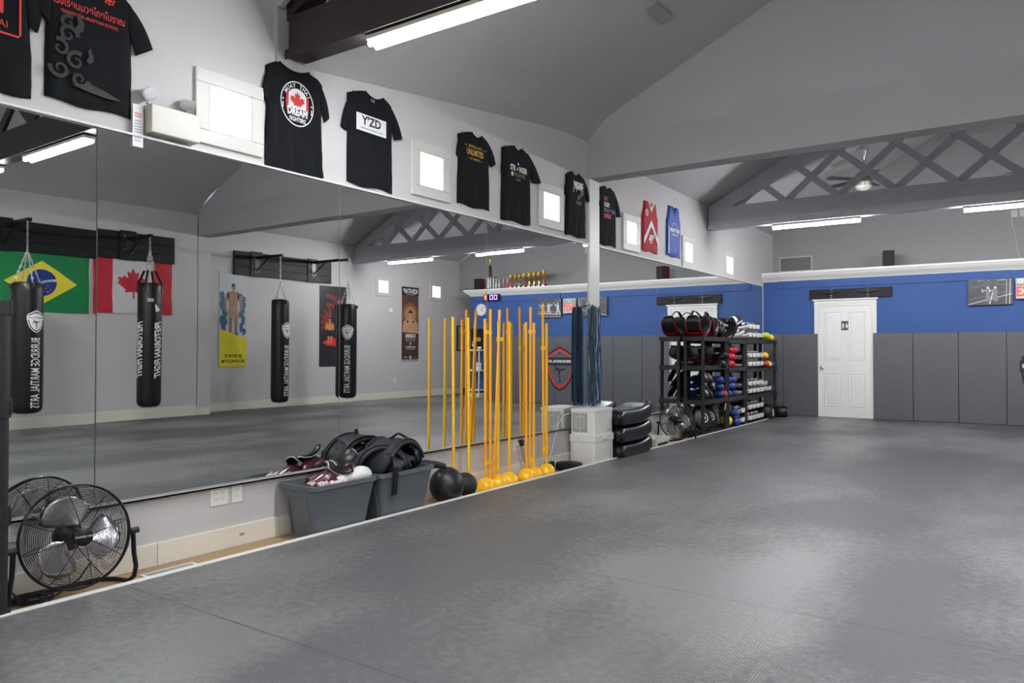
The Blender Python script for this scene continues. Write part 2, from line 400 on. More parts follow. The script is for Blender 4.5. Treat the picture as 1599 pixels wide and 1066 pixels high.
# ---------------------------------------------------------------- mirrors (slightly flexed sheets)
PAN = [(-1.45, .295), (.30, 2.061), (2.066, 3.798), (3.803, 5.599), (5.604, 7.570), (7.815, 9.471), (9.476, 11.095), (11.1, 12.69), (12.695, 14.321)]
YAW = [0, 0, -.0017, .0017, -.0058, 0, 0, 0, 0]
def gp(i, z):
    if i <= 1: return .0085 - .015 * (z - .4) / 2.0
    gb = {2: .0085, 3: .0085, 4: .002}.get(i, .005)
    return gb * max(0, 1 - (z - .4) / 1.5)
ZM0, ZM1 = 0.355, 2.40
for i, (ya, yb) in enumerate(PAN):
    N = 40; g = [0.0]
    zs = [ZM0 + (ZM1 - ZM0) * k / N for k in range(N + 1)]
    for k in range(N): g.append(g[-1] + gp(i, (zs[k] + zs[k + 1]) / 2) * (zs[k + 1] - zs[k]))
    mn = min(g); yc = (ya + yb) / 2
    mb = MB(); vs = []
    for k in range(N + 1):
        for y in (ya, yb): vs.append((0.0125 + abs(YAW[i]) * (yb - ya) / 2 + YAW[i] * (y - yc) + g[k] - mn, y, zs[k]))
    mb.add(vs, [(2 * k, 2 * k + 1, 2 * k + 3, 2 * k + 2) for k in range(N)], 0)
    o = len(vs)
    bv = [(0.004, y, z) for z in zs for y in (ya, yb)]
    mb.add(vs + bv, [(2 * k, 2 * k + 2, o + 2 * k + 2, o + 2 * k) for k in range(N)] + [(2 * k + 1, o + 2 * k + 1, o + 2 * k + 3, 2 * k + 3) for k in range(N)] + [(0, o, o + 1, 1), (2 * N, 2 * N + 1, o + 2 * N + 1, o + 2 * N)] + [(o + 2 * k, o + 2 * k + 2, o + 2 * k + 3, o + 2 * k + 1) for k in range(N)], 1)
    ordn = ['behind the camera', 'leftmost, beside the black shelf post', 'second from the left, above the outlets', 'third, behind the two grey bins', 'fourth, behind the yellow poles', 'first right of the white post', 'second right of the white post', 'third right of the white post', 'last, in the far corner'][i]
    r = mb.build('wall_mirror', [m_mirror, m_seam]); 
    for p in r.data.polygons: p.use_smooth = (p.material_index == 0)
    tag(r, 'frameless wall mirror sheet, ' + ordn, 'mirror', 'mirror sheets along the left wall')
mb = MB(); 
for a, b in ((-1.45, 7.57), (7.815, 14.32)):
    mb.box(0.0, 0.004, a, b, ZM0 - 0.012, ZM0); mb.box(0.0, 0.036, a, b, ZM0 - 0.014, ZM0 - 0.004); mb.box(0.031, 0.036, a, b, ZM0 - 0.014, ZM0 + 0.003)
o = mb.build('mirror_channel', m_alu); tag(o, 'thin aluminium channel holding the bottom edge of the wall mirrors', 'trim')
mb = MB()
for a, b in ((-1.45, 7.57), (7.815, 14.32)):
    mb.box(0.0, 0.040, a, b, ZM1 + 0.003, ZM1 + 0.014)
o = mb.build('mirror_top_strip', m_white); tag(o, 'thin white strip along the top edge of the wall mirrors', 'trim')

# ---------------------------------------------------------------- small square windows
def window(n, loc, rotz, w=0.49, h=0.46, pw=0.31, ph=0.29):
    mb = MB(); t = 0.022
    x0, x1, z0, z1 = -w / 2, w / 2, -h / 2, h / 2; a, b = -pw / 2, pw / 2; c, d = -ph / 2, ph / 2
    mb.box(x0, x1, -t, 0, z0, c); mb.box(x0, x1, -t, 0, d, z1); mb.box(x0, a, -t, 0, c, d); mb.box(b, x1, -t, 0, c, d)
    fr = mb.build('window_%d' % n, m_wtrim, bevel=0.004, loc=loc, rotz=rotz); fr['kind'] = 'structure'
    mb = MB(); mb.box(a + .001, b - .001, -0.012, -0.004, c + .001, d - .001); mb.build('pane', m_pane, parent=fr)
    mb = MB(); mb.box(a, b, -0.020, -0.012, c, c + .008); mb.box(a, b, -0.020, -0.012, d - .008, d); mb.box(a, a + .008, -0.020, -0.012, c, d); mb.box(b - .008, b, -0.020, -0.012, c, d)
    mb.build('sash', m_wtrim, parent=fr)
wi = 1
for y, z, pw in ((2.89, 2.695, .31), (4.83, 2.71, .31), (6.765, 2.715, .33), (8.71, 2.69, .29), (10.64, 2.65, .30), (12.48, 2.635, .33)):
    window(wi, (0, y, z), LW, pw=pw); wi += 1
for y in (12.34, 14.18): window(wi, (W2, y, 2.635), OW, h=.44); wi += 1

# ---------------------------------------------------------------- wall pads (each lifts off)
edges = [(-0.01, 0.36), (0.365, 0.985)] + [(1.905 + 0.0, 2.52)] + [(2.525 + .667 * k, 2.525 + .667 * (k + 1) - .005) for k in range(0, 6)] 
edges.append((6.53, 6.69))
nm = ['narrow one in the far left corner behind the rack', 'just left of the white door', 'just right of the white door', 'second right of the door', 'third right of the door', 'fourth right of the door, under the left part of the shield logo', 'fifth right of the door, under the exit sign', 'sixth right of the door', 'seventh right of the door', 'narrow end one beside the white ladder shelf']
for k, (a, b) in enumerate(edges):
    mb = MB(); mb.box(a, b, YF - 0.05, YF - 0.002, 0.002, 1.505)
    o = mb.build('wall_pad', m_pad, bevel=0.008, bseg=3, smooth=True); tag(o, 'grey wall pad, ' + nm[k], 'wall pad', 'grey wall pads along the far wall')

# ---------------------------------------------------------------- door
DX0, DX1, DZ = 1.0, 1.885, 1.995
dm = mat('door_white', (0.76, 0.755, 0.71), 0.4)
mb = MB(); yb = YF - 0.005; 
mb.box(DX0, DX1, yb - 0.03, yb, 0.004, DZ)
def doorpanel(x0, x1, z0, z1):
    e = 0.03; y = yb - 0.0305
    def q(d, yy): return [(x0 + d, yy, z0 + d), (x1 - d, yy, z0 + d), (x1 - d, yy, z1 - d), (x0 + d, yy, z1 - d)]
    mb.rings([q(0, y - 0.004), q(0.012, y - 0.009), q(0.025, y + 0.0), q(0.05, y - 0.006), q(0.05, y - 0.006)], cap=False)
    v = q(0.05, y - 0.006); mb.add(v, [(0, 1, 2, 3)])
for x0, x1 in ((1.10, 1.385), (1.50, 1.785)):
    doorpanel(x0, x1, 1.03, 1.90); doorpanel(x0, x1, 0.20, 0.80)
door = mb.build('door_1', dm); door['kind'] = 'structure'
mb = MB(); mb.T = Matrix.Translation((1.06, yb - 0.03, 0.90)) @ Matrix.Rotation(PI / 2, 4, 'X')
mb.lathe([(0.032, 0), (0.032, 0.006), (0.012, 0.01), (0.011, 0.03), (0.022, 0.036), (0.029, 0.05), (0.026, 0.064), (0.005, 0.07)], 20)
mb.build('door_knob', m_steel, parent=door, smooth=True)['label'] = 'round chrome knob'
mb = MB(); y = YF
mb.box(0.925, 0.998, y - 0.045, y, 1.506, 2.04); mb.box(1.887, 1.96, y - 0.045, y, 1.506, 2.04)
mb.box(0.987, 0.998, y - 0.06, y, 0, 1.506); mb.box(1.887, 1.903, y - 0.06, y, 0, 1.506)
mb.box(0.998, 1.887, y - 0.045, y, 1.998, 2.04)
mb.box(0.915, 1.97, y - 0.055, y, 2.04, 2.055); mb.box(0.925, 1.96, y - 0.048, y, 2.055, 2.10); mb.box(0.90, 1.985, y - 0.075, y, 2.10, 2.13)
o = mb.build('door_frame', m_white, parent=door, bevel=0.003)
# restroom sign
t = thing('restroom_sign', 'small black restroom sign with white man and woman figures on the white door', 'sign', (1.445, yb - 0.0305, 1.645))
mb = MB(); mb.box(-0.06, 0.06, -0.004, 0, -0.08, 0.08); mb.build('plate', m_print_k, t)
mb = MB()
for sx_ in (-1, 1):
    c = 0.03 * sx_; mb.ring2d(c, 0.038, 0, 0.011, -0.0045, 12)
    if sx_ < 0: mb.flat([(c - .016, .024), (c + .016, .024), (c + .012, -.016), (c + .010, -.05), (c - .010, -.05), (c - .012, -.016)], -0.0045)
    else: mb.flat([(c - .010, .024), (c + .010, .024), (c + .022, -.025), (c + .008, -.025), (c + .008, -.05), (c - .008, -.05), (c - .008, -.025), (c - .022, -.025)], -0.0045)
mb.box(-0.001, 0.001, -0.0046, -0.0042, -0.055, 0.06)
for x in (-.03, 0.03): mb.text('▪▪▪', 0.012, x, -0.064, -0.0045)
mb.build('pictogram', m_print_w, t)
# black mounting board above the door
t = thing('mounting_board', 'black wooden board with bolted brackets above the white restroom door', 'board', (1.52, YF - 0.002, 2.222))
mb = MB(); mb.box(-0.682, 0.682, -0.04, 0, -0.088, 0.088); mb.build('plank', m_bwood, t, bevel=0.004)
for x in (-0.30, 0.30):
    mb = MB(); mb.box(x - 0.025, x + 0.025, -0.046, -0.04, -0.086, 0.086); mb.box(x - 0.2, x + 0.16, -0.055, -0.046, 0.03, 0.05)
    mb.tube([(x - 0.18, -0.06, 0.04), (x - 0.02, -0.06, -0.01), (x + 0.14, -0.06, 0.035)], 0.006, 6)
    b = mb.build('bracket', m_blackm, t)
    for zz in (-0.07, -0.03, 0.03, 0.075): mb = MB(); mb.sphere((x, -0.048, zz), 0.008, 0.004, 0.008, 8); mb.build('bolt', m_steel, b)
# photo canvases and exit sign on the blue wall
def photo_canvas(loc, label, kind):
    t = thing('photo_canvas', label, 'picture', loc, group='black and white fight photographs on the blue wall')
    mb = MB(); mb.box(-0.305, 0.305, -0.03, 0, -0.21, 0.21); mb.build('canvas', mat('photo_grey', (0.07, 0.07, 0.075), 0.5, noise=(6, 0.35)), t, bevel=0.003)
    mb = MB(); y = -0.0312; r_ = random.Random(kind)
    if kind == 1:   # ring ropes, lighting rig and two boxers
        for (a, b, c, d, wd) in ((-.30, -.20, .30, -.04, .012), (-.30, -.12, .30, .02, .006), (-.29, .06, .2, .19, .005), (-.29, .10, .3, .12, .004), (-.2, .2, .3, .08, .004), (-.29, .0, .0, .19, .004), (.22, -.2, .23, .2, .008), (.27, -.2, .28, .2, .012), (.0, -.2, .05, .0, .02)):
            dx, dz = c - a, d - b; l = math.hypot(dx, dz); nx, nz = -dz / l * wd, dx / l * wd
            mb.flat([(a, b), (c, d), (c + nx, d + nz), (a + nx, b + nz)], y, 0 if wd > .006 else 1)
        for cx in (-0.03, 0.07):
            mb.ring2d(cx, 0.07, 0, 0.022, y - .0004, 12, 0); mb.flat([(cx - .035, .045), (cx + .035, .045), (cx + .028, -.06), (cx + .04, -.15), (cx - .03, -.15), (cx - .028, -.06)], y - .0004, 1)
            mb.flat([(cx - .035, .04), (cx - .075, -.01), (cx - .09, .05), (cx - .075, .055), (cx - .066, .02), (cx - .03, .02)], y - .0005, 0)
        for _ in range(16):
            x = r_.uniform(-.2, .2); mb.ring2d(x, .195 - abs(r_.gauss(0, .006)), 0, r_.uniform(.004, .01), y - .0003, 8, 0)
    else:
        mb.flat([(-.3, .17), (-.05, .08), (.3, .0), (.3, .02), (-.05, .1), (-.3, .19)], y, 1)
        for (a, b, c, d, wd) in ((-.3, -.15, .3, -.12, .018), (-.3, -.2, .2, -.19, .01), (-.3, -.09, .3, -.07, .006)):
            dx, dz = c - a, d - b; l = math.hypot(dx, dz); nx, nz = -dz / l * wd, dx / l * wd
            mb.flat([(a, b), (c, d), (c + nx, d + nz), (a + nx, b + nz)], y, 0)
        for cx, s_ in ((-.22, 1), (.02, -1), (.17, 1)):
            mb.ring2d(cx, .09, 0, .025, y - .0004, 12, 0); mb.flat([(cx - .03, .06), (cx + .04, .07), (cx + .03, -.02), (cx + .05, -.13), (cx + .02, -.13), (cx, -.04), (cx - .04, -.13), (cx - .06, -.12), (cx - .03, -.02)], y - .0004, 0)
            mb.flat([(cx, .06), (cx + .09 * s_, .09), (cx + .1 * s_, .07), (cx + .01 * s_, .03)], y - .0005, 0)
    mb.build('photograph', [mat('photo_light', (0.55, 0.55, 0.55), 0.5), mat('photo_mid', (0.2, 0.2, 0.205), 0.5)], t)
photo_canvas((3.64, YF - 0.024, 2.147), 'black and white photo canvas of boxers in a roped ring, left of the exit sign', 1)
photo_canvas((4.67, YF - 0.024, 2.147), 'black and white fight photo canvas beyond the exit sign, seen in the mirror', 2)
t = thing('exit_sign', 'white exit sign with red letters and two emergency lamps on the blue wall', 'sign', (4.145, YF - 0.024, 2.185))
mb = MB(); mb.box(-0.16, 0.16, -0.06, 0, -0.165, 0.055); mb.box(-0.16, 0.16, -0.055, 0, 0.06, 0.165); mb.build('housing', m_ivory, t, bevel=0.006)
mb = MB(); mb.text('EXIT', 0.21, 0, -0.055, -0.0612, bold=0.025, sx=0.72); mb.build('lettering', mat('exit_red', (0.75, 0.03, 0.03), 0.4, emit=0.5), t)
for x in (-0.095, 0.095):
    mb = MB(); mb.T = Matrix.Translation((x, -0.055, 0.11)) @ Matrix.Rotation(PI / 2, 4, 'X'); mb.lathe([(0.042, 0), (0.042, 0.02), (0.034, 0.022), (0.03, 0.012), (0.002, 0.012)], 20)
    lp = mb.build('lamp_head', mat('lamp_silver', (0.5, 0.5, 0.5), 0.3, 0.6), t, smooth=True)
    mb = MB(); mb.T = Matrix.Translation((x, -0.07, 0.11)) @ Matrix.Rotation(PI / 2, 4, 'X'); mb.lathe([(0.012, 0), (0.012, 0.012), (0.002, 0.014)], 12); mb.build('bulb', m_print_k, lp)
# shield logo painted on the pads
def shield(s):
    pts = [(0, 1), (.55, .80), (.95, .62), (1.0, .2), (.92, -.2), (.70, -.6), (.35, -.88), (0, -1.0)]
    return [(a * .72 * s, b * s) for a, b in pts] + [(-a * .72 * s, b * s) for a, b in pts[1:-1][::-1]]
def scale_poly(p, k, dz=0): return [(a * k, b * k + dz) for a, b in p]
def logo(mb, s, fn=None, y=0, mk=0, mr=1, mbg=2, mw=3, mf=None):
    mf = mk if mf is None else mf
    e = lambda d: (lambda a, b: fn(a, b, d)) if fn else None
    dy = 0.0004
    flat_tri(mb, shield(s), y, mk, e(0)); flat_tri(mb, scale_poly(shield(s), .90), y - dy, mr, e(1)); flat_tri(mb, scale_poly(shield(s), .80), y - 2 * dy, mbg, e(2))
    w_ = .72 * s * 1.03
    mb.flat([(-w_, .14 * s), (w_, .14 * s), (w_, .50 * s), (-w_, .50 * s)], y - 3 * dy, mk, e(3))
    mb.text('BURRIDGE MARTIAL ARTS', .165 * s, 0, .32 * s, y - 4 * dy, mi=mw, bold=.03, fn=e(4), sx=.70)
    mb.flat(star(0, .68 * s, .08 * s), y - 3 * dy, mf, e(3))
    # kicking fighter silhouette
    q = lambda P: flat_tri(mb, [(a * s * .55, b * s * .55 - .12 * s) for a, b in P], y - 4 * dy, mf, e(4))
    q([(-.06, -.95), (.06, -.97), (.08, -.9), (.02, -.85), (.10, -.35), (.20, .02), (.38, .08), (.40, .22), (.25, .30), (.05, .22), (-.35, .20), (-.62, .34), (-.66, .30), (-.38, .08), (-.02, .02), (-.02, -.35)][::-1])
    q([(.25, .28), (.52, .05), (.48, -.2), (.54, -.22), (.60, .06), (.34, .34)][::-1])
    mb.ring2d(.42 * s * .55 * 1, (.42) * s * .55 - .12 * s, 0, .085 * s * .6, y - 4 * dy, 14, mf, fn=e(4))
mb = MB(); mb.T = Matrix.Translation((4.40, YF - 0.0512, 0.79)); logo(mb, .50, None, 0)
o = mb.build('shield_logo', [m_print_k, m_print_r, m_pad, m_print_w]); tag(o, 'black and red shield logo with white lettering painted on the grey wall pads', 'logo')

# clock, timer, ladder shelf
t = thing('wall_clock', 'round white wall clock on the blue wall, seen in the mirror under the timer', 'clock', (6.80, YF - 0.002, 2.16))
mb = MB(); mb.T = Matrix.Rotation(PI / 2, 4, 'X'); mb.lathe([(0.15, 0), (0.15, 0.03), (0.14, 0.035), (0.135, 0.022), (0.001, 0.022)], 36); mb.build('case', m_white, t, smooth=True)
for k in range(12):
    mb = MB(); a = k * PI / 6; mb.text('12 1 2 3 4 5 6 7 8 9 10 11'.split()[k], 0.03, 0.112 * math.sin(a), 0.112 * math.cos(a), -0.0225); mb.build('numeral', m_print_k, t)
for ln, a, wd in ((.07, R(232), .005), (.1, R(330), .0035)):
    mb = MB(); mb.tube([(0, -.025, 0), (ln * math.sin(a), -.025, ln * math.cos(a))], wd, 6); mb.build('hand', m_print_k, t)
t = thing('digital_timer', 'black digital timer with red and violet figures under the trophy ledge', 'timer', (6.36, YF - 0.024, 2.455))
mb = MB(); mb.box(-0.33, 0.33, -0.05, 0, -0.082, 0.075); mb.build('case', m_black, t, bevel=0.006)
def seg7(mb, cx, cz, w_, h_, th, y):
    for x0, x1, z0, z1 in ((-w_, w_, h_ - th, h_), (-w_, w_, -h_, -h_ + th), (-w_, -w_ + th, -h_, h_), (w_ - th, w_, -h_, h_)): mb.box(cx + x0, cx + x1, y, y + .001, cz + z0, cz + z1)
mb = MB(); [seg7(mb, x, 0, .045, .055, .016, -.052) for x in (-.08 + .30, .09 + .02 + .0 + .0)]
mb.box(.285, .30, -.052, -.051, -.055, .055)
mb.build('red_figures', mat('led_red', (1, .12, .06), .4, emit=5), t)
mb = MB(); [seg7(mb, x, 0, .045, .055, .016, -.052) for x in (-.10, -.22)]; mb.build('violet_figures', mat('led_violet', (.22, .12, 1), .4, emit=5), t)
t = thing('ladder_shelf', 'white ladder shelf with notices against the blue wall by the alcove, in the mirror', 'shelf', (6.86, YF - 0.004, 0))
for sx_ in (-1, 1):
    mb = MB(); mb.box(sx_ * .165 - .012, sx_ * .165 + .012, -0.24, -0.215, 0.002, 1.2); mb.build('upright', m_white, t)
for z in (0.18, 0.66, 1.16):
    mb = MB(); mb.box(-0.15, 0.15, -0.26, -0.01, z - 0.02, z + 0.02); mb.build('shelf_board', m_white, t)
mb = MB(); mb.box(-0.15, 0.15, -0.25, -0.01, 0.002, 0.10); mb.build('bottom_box', m_white, t)
t = thing('framed_notice', 'black frame with a white letter standing on the white ladder shelf', 'sign', (6.86, YF - 0.10, 1.183))
mb = MB(); mb.box(-.17, .17, -.02, 0, 0, .50); mb.build('frame', m_black, t); mb = MB(); mb.text('G', .16, .08, .12, -.021, bold=.03); mb.box(-.14, -.02, -.021, -.02, .02, .06); mb.build('print', m_print_w, t)
t = thing('notice_card', 'white notice card standing on the middle board of the ladder shelf', 'sign', (6.79, YF - 0.12, .683))
mb = MB(); mb.box(-.08, .08, -.01, 0, 0, .17); mb.build('card', m_white, t); mb = MB(); mb.text('OPEN', .05, 0, .09, -.011, bold=.02); 
mb.build('print', m_print_k, t)

# ---------------------------------------------------------------- ledge things: speakers, trophies, vent, switches
m_spk = mat('speaker_cherry_wood', (0.09, 0.012, 0.014), 0.35)
def speaker(loc, rz, label):
    t = thing('speaker', label, 'speaker', loc, rz, 'bookshelf speakers on the crown ledge')
    mb = MB(); mb.box(-.085, .085, -.10, .12, 0, .29); mb.build('cabinet', m_spk, t, bevel=.004)
    mb = MB(); mb.box(-.085, .085, -.118, -.1005, .003, .288); mb.build('grille', m_black, t, bevel=.006)
    mb = MB(); mb.text('KLIPSCH' if 0 else '••', .03, .05, .03, -.119); mb.build('badge', m_gold, t)
speaker((2.13, YF + 0.12, 2.657), R(14), 'cherry and black speaker on the white ledge above the restroom door')
speaker((6.97, YF + 0.14, 2.657), R(-4), 'black speaker at the left end of the trophies, on the ledge in the mirror')
def trophy_cup(h, body, label, loc, group):
    t = thing('trophy', label, 'trophy', loc, group=group)
    s = h / .36
    mb = MB(); mb.box(-.045 * s, .045 * s, -.045 * s, .045 * s, 0, .05 * s); mb.build('base', m_print_k, t, bevel=.003)
    mb = MB(); mb.box(-.03 * s, .03 * s, -.0465 * s, -.0455 * s, .01 * s, .04 * s); mb.build('plaque', m_print_w, t)
    mb = MB(); mb.lathe([(r_ * s, z * s) for r_, z in ((.03, .05), (.03, .13), (.024, .135))], 14); mb.build('column', body, t, smooth=True)
    mb = MB(); mb.lathe([(r_ * s, z * s) for r_, z in ((.022, .135), (.008, .15), (.012, .17), (.03, .20), (.045, .25), (.052, .31), (.056, .33), (.05, .33), (.04, .26), (.005, .22))], 16)
    for q in (-1, 1): mb.tube([(q * .045 * s, 0, .23 * s), (q * .075 * s, 0, .26 * s), (q * .08 * s, 0, .31 * s), (q * .055 * s, 0, .32 * s)], .004 * s, 6)
    mb.tube([(0, 0, .32 * s), (.03 * s, 0, .36 * s)], .012 * s, 6)
    mb.build('cup', m_gold, t, smooth=True); return t
def trophy_figure(h, body, label, loc, group):
    t = thing('trophy', label, 'trophy', loc, group=group); s = h / .30
    mb = MB(); mb.box(-.04 * s, .04 * s, -.035 * s, .035 * s, 0, .03 * s); mb.build('base', m_print_k, t, bevel=.002)
    mb = MB(); mb.lathe([(r_ * s, z * s) for r_, z in ((.02, .03), (.02, .14), (.032, .145), (.032, .155))], 12); mb.build('column', body, t, smooth=True)
    mb = MB(); k = s * .135; z0 = .155 * s
    mb.tube([(-.12 * k, 0, z0), (-.10 * k, 0, z0 + .45 * k), (0, 0, z0 + .5 * k)], [.05 * k, .07 * k, .08 * k], 8)
    mb.tube([(.14 * k, 0, z0), (.10 * k, 0, z0 + .45 * k), (0, 0, z0 + .5 * k)], [.05 * k, .07 * k, .08 * k], 8)
    mb.tube([(0, 0, z0 + .48 * k), (0, 0, z0 + .7 * k), (0, 0, z0 + .86 * k)], [.09 * k, .12 * k, .05 * k], 8); mb.sphere((0, 0, z0 + .97 * k), .08 * k, seg=10)
    mb.tube([(0, 0, z0 + .8 * k), (.22 * k, -.05 * k, z0 + .75 * k), (.2 * k, -.2 * k, z0 + .9 * k)], .045 * k, 6); mb.tube([(0, 0, z0 + .8 * k), (-.2 * k, -.05 * k, z0 + .7 * k), (-.3 * k, -.15 * k, z0 + .95 * k)], .045 * k, 6)
    mb.build('figure', m_silver, t, smooth=True); return t
green = mat('trophy_green', (.02, .3, .06), .3); redc = mat('trophy_red', (.5, .02, .02), .3); sil = m_silver
gx = [5.77, 5.65, 5.53, 5.40, 5.26, 5.13, 5.00, 4.87]
names = ['first', 'second', 'third', 'fourth', 'fifth', 'sixth', 'seventh', 'last and tallest']
for k, x in enumerate(gx):
    trophy_cup(.34 + .006 * k + (.03 if k == 7 else 0), [redc, redc, green, redc, m_gold, m_gold, m_gold, redc][k], 'gold cup trophy on black base, %s from the clock end' % names[k], (x, YF + .04, 2.657), 'gold cup trophies on the ledge')
for k, (x, c) in enumerate(((6.67, sil), (6.21, sil), (6.12, sil), (6.00, redc), (5.89, redc))):
    trophy_figure(.27, c, ['small silver figure trophy left of the tall column trophy', 'small silver figure trophy just right of the tall column trophy', 'small silver figure trophy, second right of the tall column trophy', 'small red column figure trophy beside the silver ones', 'small red column figure trophy next to the gold cups'][k], (x, YF + .05, 2.657), 'small figure trophies on the ledge')
t = thing('tall_trophy', 'tall trophy with four columns, a platform and a gold figure on top, on the ledge', 'trophy', (6.40, YF + .08, 2.657))
mb = MB(); mb.box(-.13, .13, -.08, .08, 0, .03); mb.build('base', m_print_k, t)
for x in (-.09, 0.0, .06, .10):
    mb = MB(); mb.cyl((x, 0, .03), (x, 0, .27), .016, seg=10); mb.build('column', m_silver, t, smooth=True)
mb = MB(); mb.box(-.16, .16, -.07, .07, .27, .295); mb.build('platform', m_gold, t)
mb = MB(); mb.cyl((0, 0, .295), (0, 0, .56), .035, seg=12); mb.build('upper_column', m_print_k, t, smooth=True)
mb = MB(); z0 = .56; mb.lathe([(.04, z0), (.02, z0 + .03), (.012, z0 + .07), (.03, z0 + .12), (.035, z0 + .17), (.01, z0 + .20)], 12); mb.sphere((0, 0, z0 + .22), .022, seg=10); mb.tube([(0, 0, z0 + .15), (.05, 0, z0 + .2), (.04, 0, z0 + .27)], .009, 6); mb.build('figure', m_gold, t, smooth=True)

t = thing('air_vent', 'rectangular grey return air grille on the upper far wall in the corner', 'vent', (.435, YU - .001, 2.875))
mb = MB(); 
for x0, x1, z0, z1 in ((-.31, .31, .125, .15), (-.31, .31, -.15, -.125), (-.31, -.285, -.125, .125), (.285, .31, -.125, .125)): mb.box(x0, x1, -.012, 0, z0, z1)
mb.build('frame', mat('vent_frame', (.42, .41, .40), .5), t, bevel=.002)
mb = MB(); mb.box(-.285, .285, -.004, -.001, -.125, .125, 1)
for k in range(24): z = -.12 + .0104 * k; mb.box(-.285, .285, -.010, -.003, z, z + .0045, 0)
for k in range(19): x = -.27 + .03 * k; mb.box(x, x + .003, -.011, -.003, -.125, .125, 0)
mb.build('louvers', [mat('vent_slat', (.26, .245, .23), .5), mat('vent_dark', (.07, .065, .06), .8)], t)
for k, x in enumerate((3.965, 4.085)):
    t = thing('wall_plate', ['white cover plate on the upper far wall, with the cable', 'blank white cover plate on the upper far wall, right of the cable plate'][k], 'outlet', (x, YU - .001, 3.49), group='cover plates on the upper far wall')
    mb = MB(); mb.box(-.045, .045, -.008, 0, -.06, .06); mb.build('plate', m_wall, t, bevel=.003); mb = MB(); mb.box(-.012, .012, -.012, -.008, -.03, .03); mb.build('socket', m_ivory, t)
mb = MB(); mb.tube([(3.93, YU - .012, 3.46), (3.935, YU - .012, 3.3), (3.98, YU - .012, 3.12), (4.0, YU - .012, 2.9), (4.06, YU - .012, 2.66)], .005, 6)
o = mb.build('cable', m_wall, smooth=True); tag(o, 'thin pale cable hanging from the wall plates down to the white ledge', 'cable')

# ---------------------------------------------------------------- trusses
# front dark beam with rafters
RB = 3.17
t = thing('dark_beam_truss', 'dark stained timber truss with crossed webs overhead at the upper left', 'truss', (0, 3.385, 0))
mb = MB(); mb.box(.05, W1 - .02, -.075, .075, 3.18, 3.46); mb.box(.02, W1 - .02, -.085, -.077, 3.17, 3.235)
mb.build('bottom_chord', m_beam, t, bevel=.006)
def truss_webs(t, x0, half, zc, zbot, slope, period, m, thick, wd, yoff, n):
    # crossed boards between the chord top (zc) and the rafter underside
    def zr(x): return zbot + slope * min(x, 2 * half - x)
    for k in range(n):
        xb = x0 + period * k
        for d in (-1, 1):
            # walk until the rafter
            x, z = xb, zc; st = .005
            while 0.1 < x < 2 * half - .1 and z < zr(x) + .03 and z < 5.35: x += d * st; z += st * .875
            if z - zc < .12: continue
            L_ = math.hypot(x - xb, z - zc); ang = math.atan2(z - zc, x - xb)
            mb = MB(); mb.T = Matrix.Translation((xb, yoff + d * thick * .52, zc - .0)) @ Matrix.Rotation(-ang, 4, 'Y'); mb.box(0, L_, -thick / 2, thick / 2, -wd / 2, wd / 2)
            mb.build('web_board', m, t)
def rafters(t, half, z0, slope, depth, m, th):
    for d in (0, 1):
        x1 = half; P = [(0.0 + .02, z0), (x1, z0 + slope * x1), (x1, z0 + slope * x1 + depth), (.02, z0 + depth)]
        if d: P = [(2 * half - a, b) for a, b in P]
        mb = MB(); mb.prism(P, -th, th); mb.build('rafter', m, t, bevel=.004)
rafters(t, W1 / 2, 3.44, .50, .16, m_beam, .07)
truss_webs(t, 1.0, W1 / 2, 3.46, 3.44, .50, .73, m_beam, .035, .10, 0, 9)
mb = MB(); mb.box(0.0, .022, 3.24, 3.56, 3.10, 3.54)
mb.prism([(0.0, 3.54), (.05, 3.50), (1.2, 4.16), (1.2, 4.26), (0.0, 3.66)], 3.235, 3.27)
struct('trim_6', mb, mat('trim_grey', (.42, .41, .40), .6))
t = thing('grey_truss', 'grey painted roof truss with crossed lattice boards spanning the far half', 'truss', (0, YT, 0))
mb = MB(); mb.box(.02, W2 - .01, -.06, .06, 3.16, 3.435); mb.build('bottom_chord', m_truss, t, bevel=.004)
mb = MB(); mb.box(.02, W2 - .01, -.075, .075, 3.09, 3.158); mb.build('lower_lip', m_truss, t, bevel=.004)
rafters(t, W2 / 2, 3.235, .505, .215, m_truss, .055)
truss_webs(t, .82 - .37 + .0, W2 / 2, 3.42, 3.235, .515, .737, m_truss, .035, .095, 0, 11)
mb = MB(); mb.box(4.0, 4.25, YT - .05, YT + .05, 3.436, 3.49); mb.tube([(4.0, YT, 3.46), (3.93, YT, 3.47), (3.9, YT, 3.438)], .006, 6)
o = mb.build('junction_box', m_truss, bevel=.004); tag(o, 'small grey electrical box on top of the grey truss chord at the right', 'box')

# ---------------------------------------------------------------- light fixtures
def fixture(loc, label, double=False, L_=1.22, group='fluorescent lights on the trusses'):
    t = thing('tube_light', label, 'light fixture', loc, group=group)
    w_ = .055 if double else .04
    mb = MB(); mb.box(-L_ / 2, L_ / 2, -w_, w_, -.030, -.002); mb.build('housing', m_ivory, t, bevel=.004)
    for y in ((-.028, .028) if double else (0,)):
        mb = MB(); mb.cyl((-L_ / 2 + .01, y, -.048), (L_ / 2 - .01, y, -.048), .0185 if double else .026, seg=16); mb.build('tube', m_tube if double else m_tube_far, t, smooth=True)
    return t
fixture((1.375, 3.385, 3.168), 'bright twin tube light under the dark beam, nearest the camera', True)
fixture((3.42, 3.385, 3.168), 'bright twin tube light under the dark beam, seen in the left mirror', True)
fixture((5.30, 3.385, 3.168), 'twin tube light under the dark beam, cut by the left edge in the mirror', True)
fixture((1.605, YT, 3.088), 'bright tube light at the left end of the grey truss')
fixture((4.07, YT, 3.088), 'bright tube light at the right end of the grey truss')
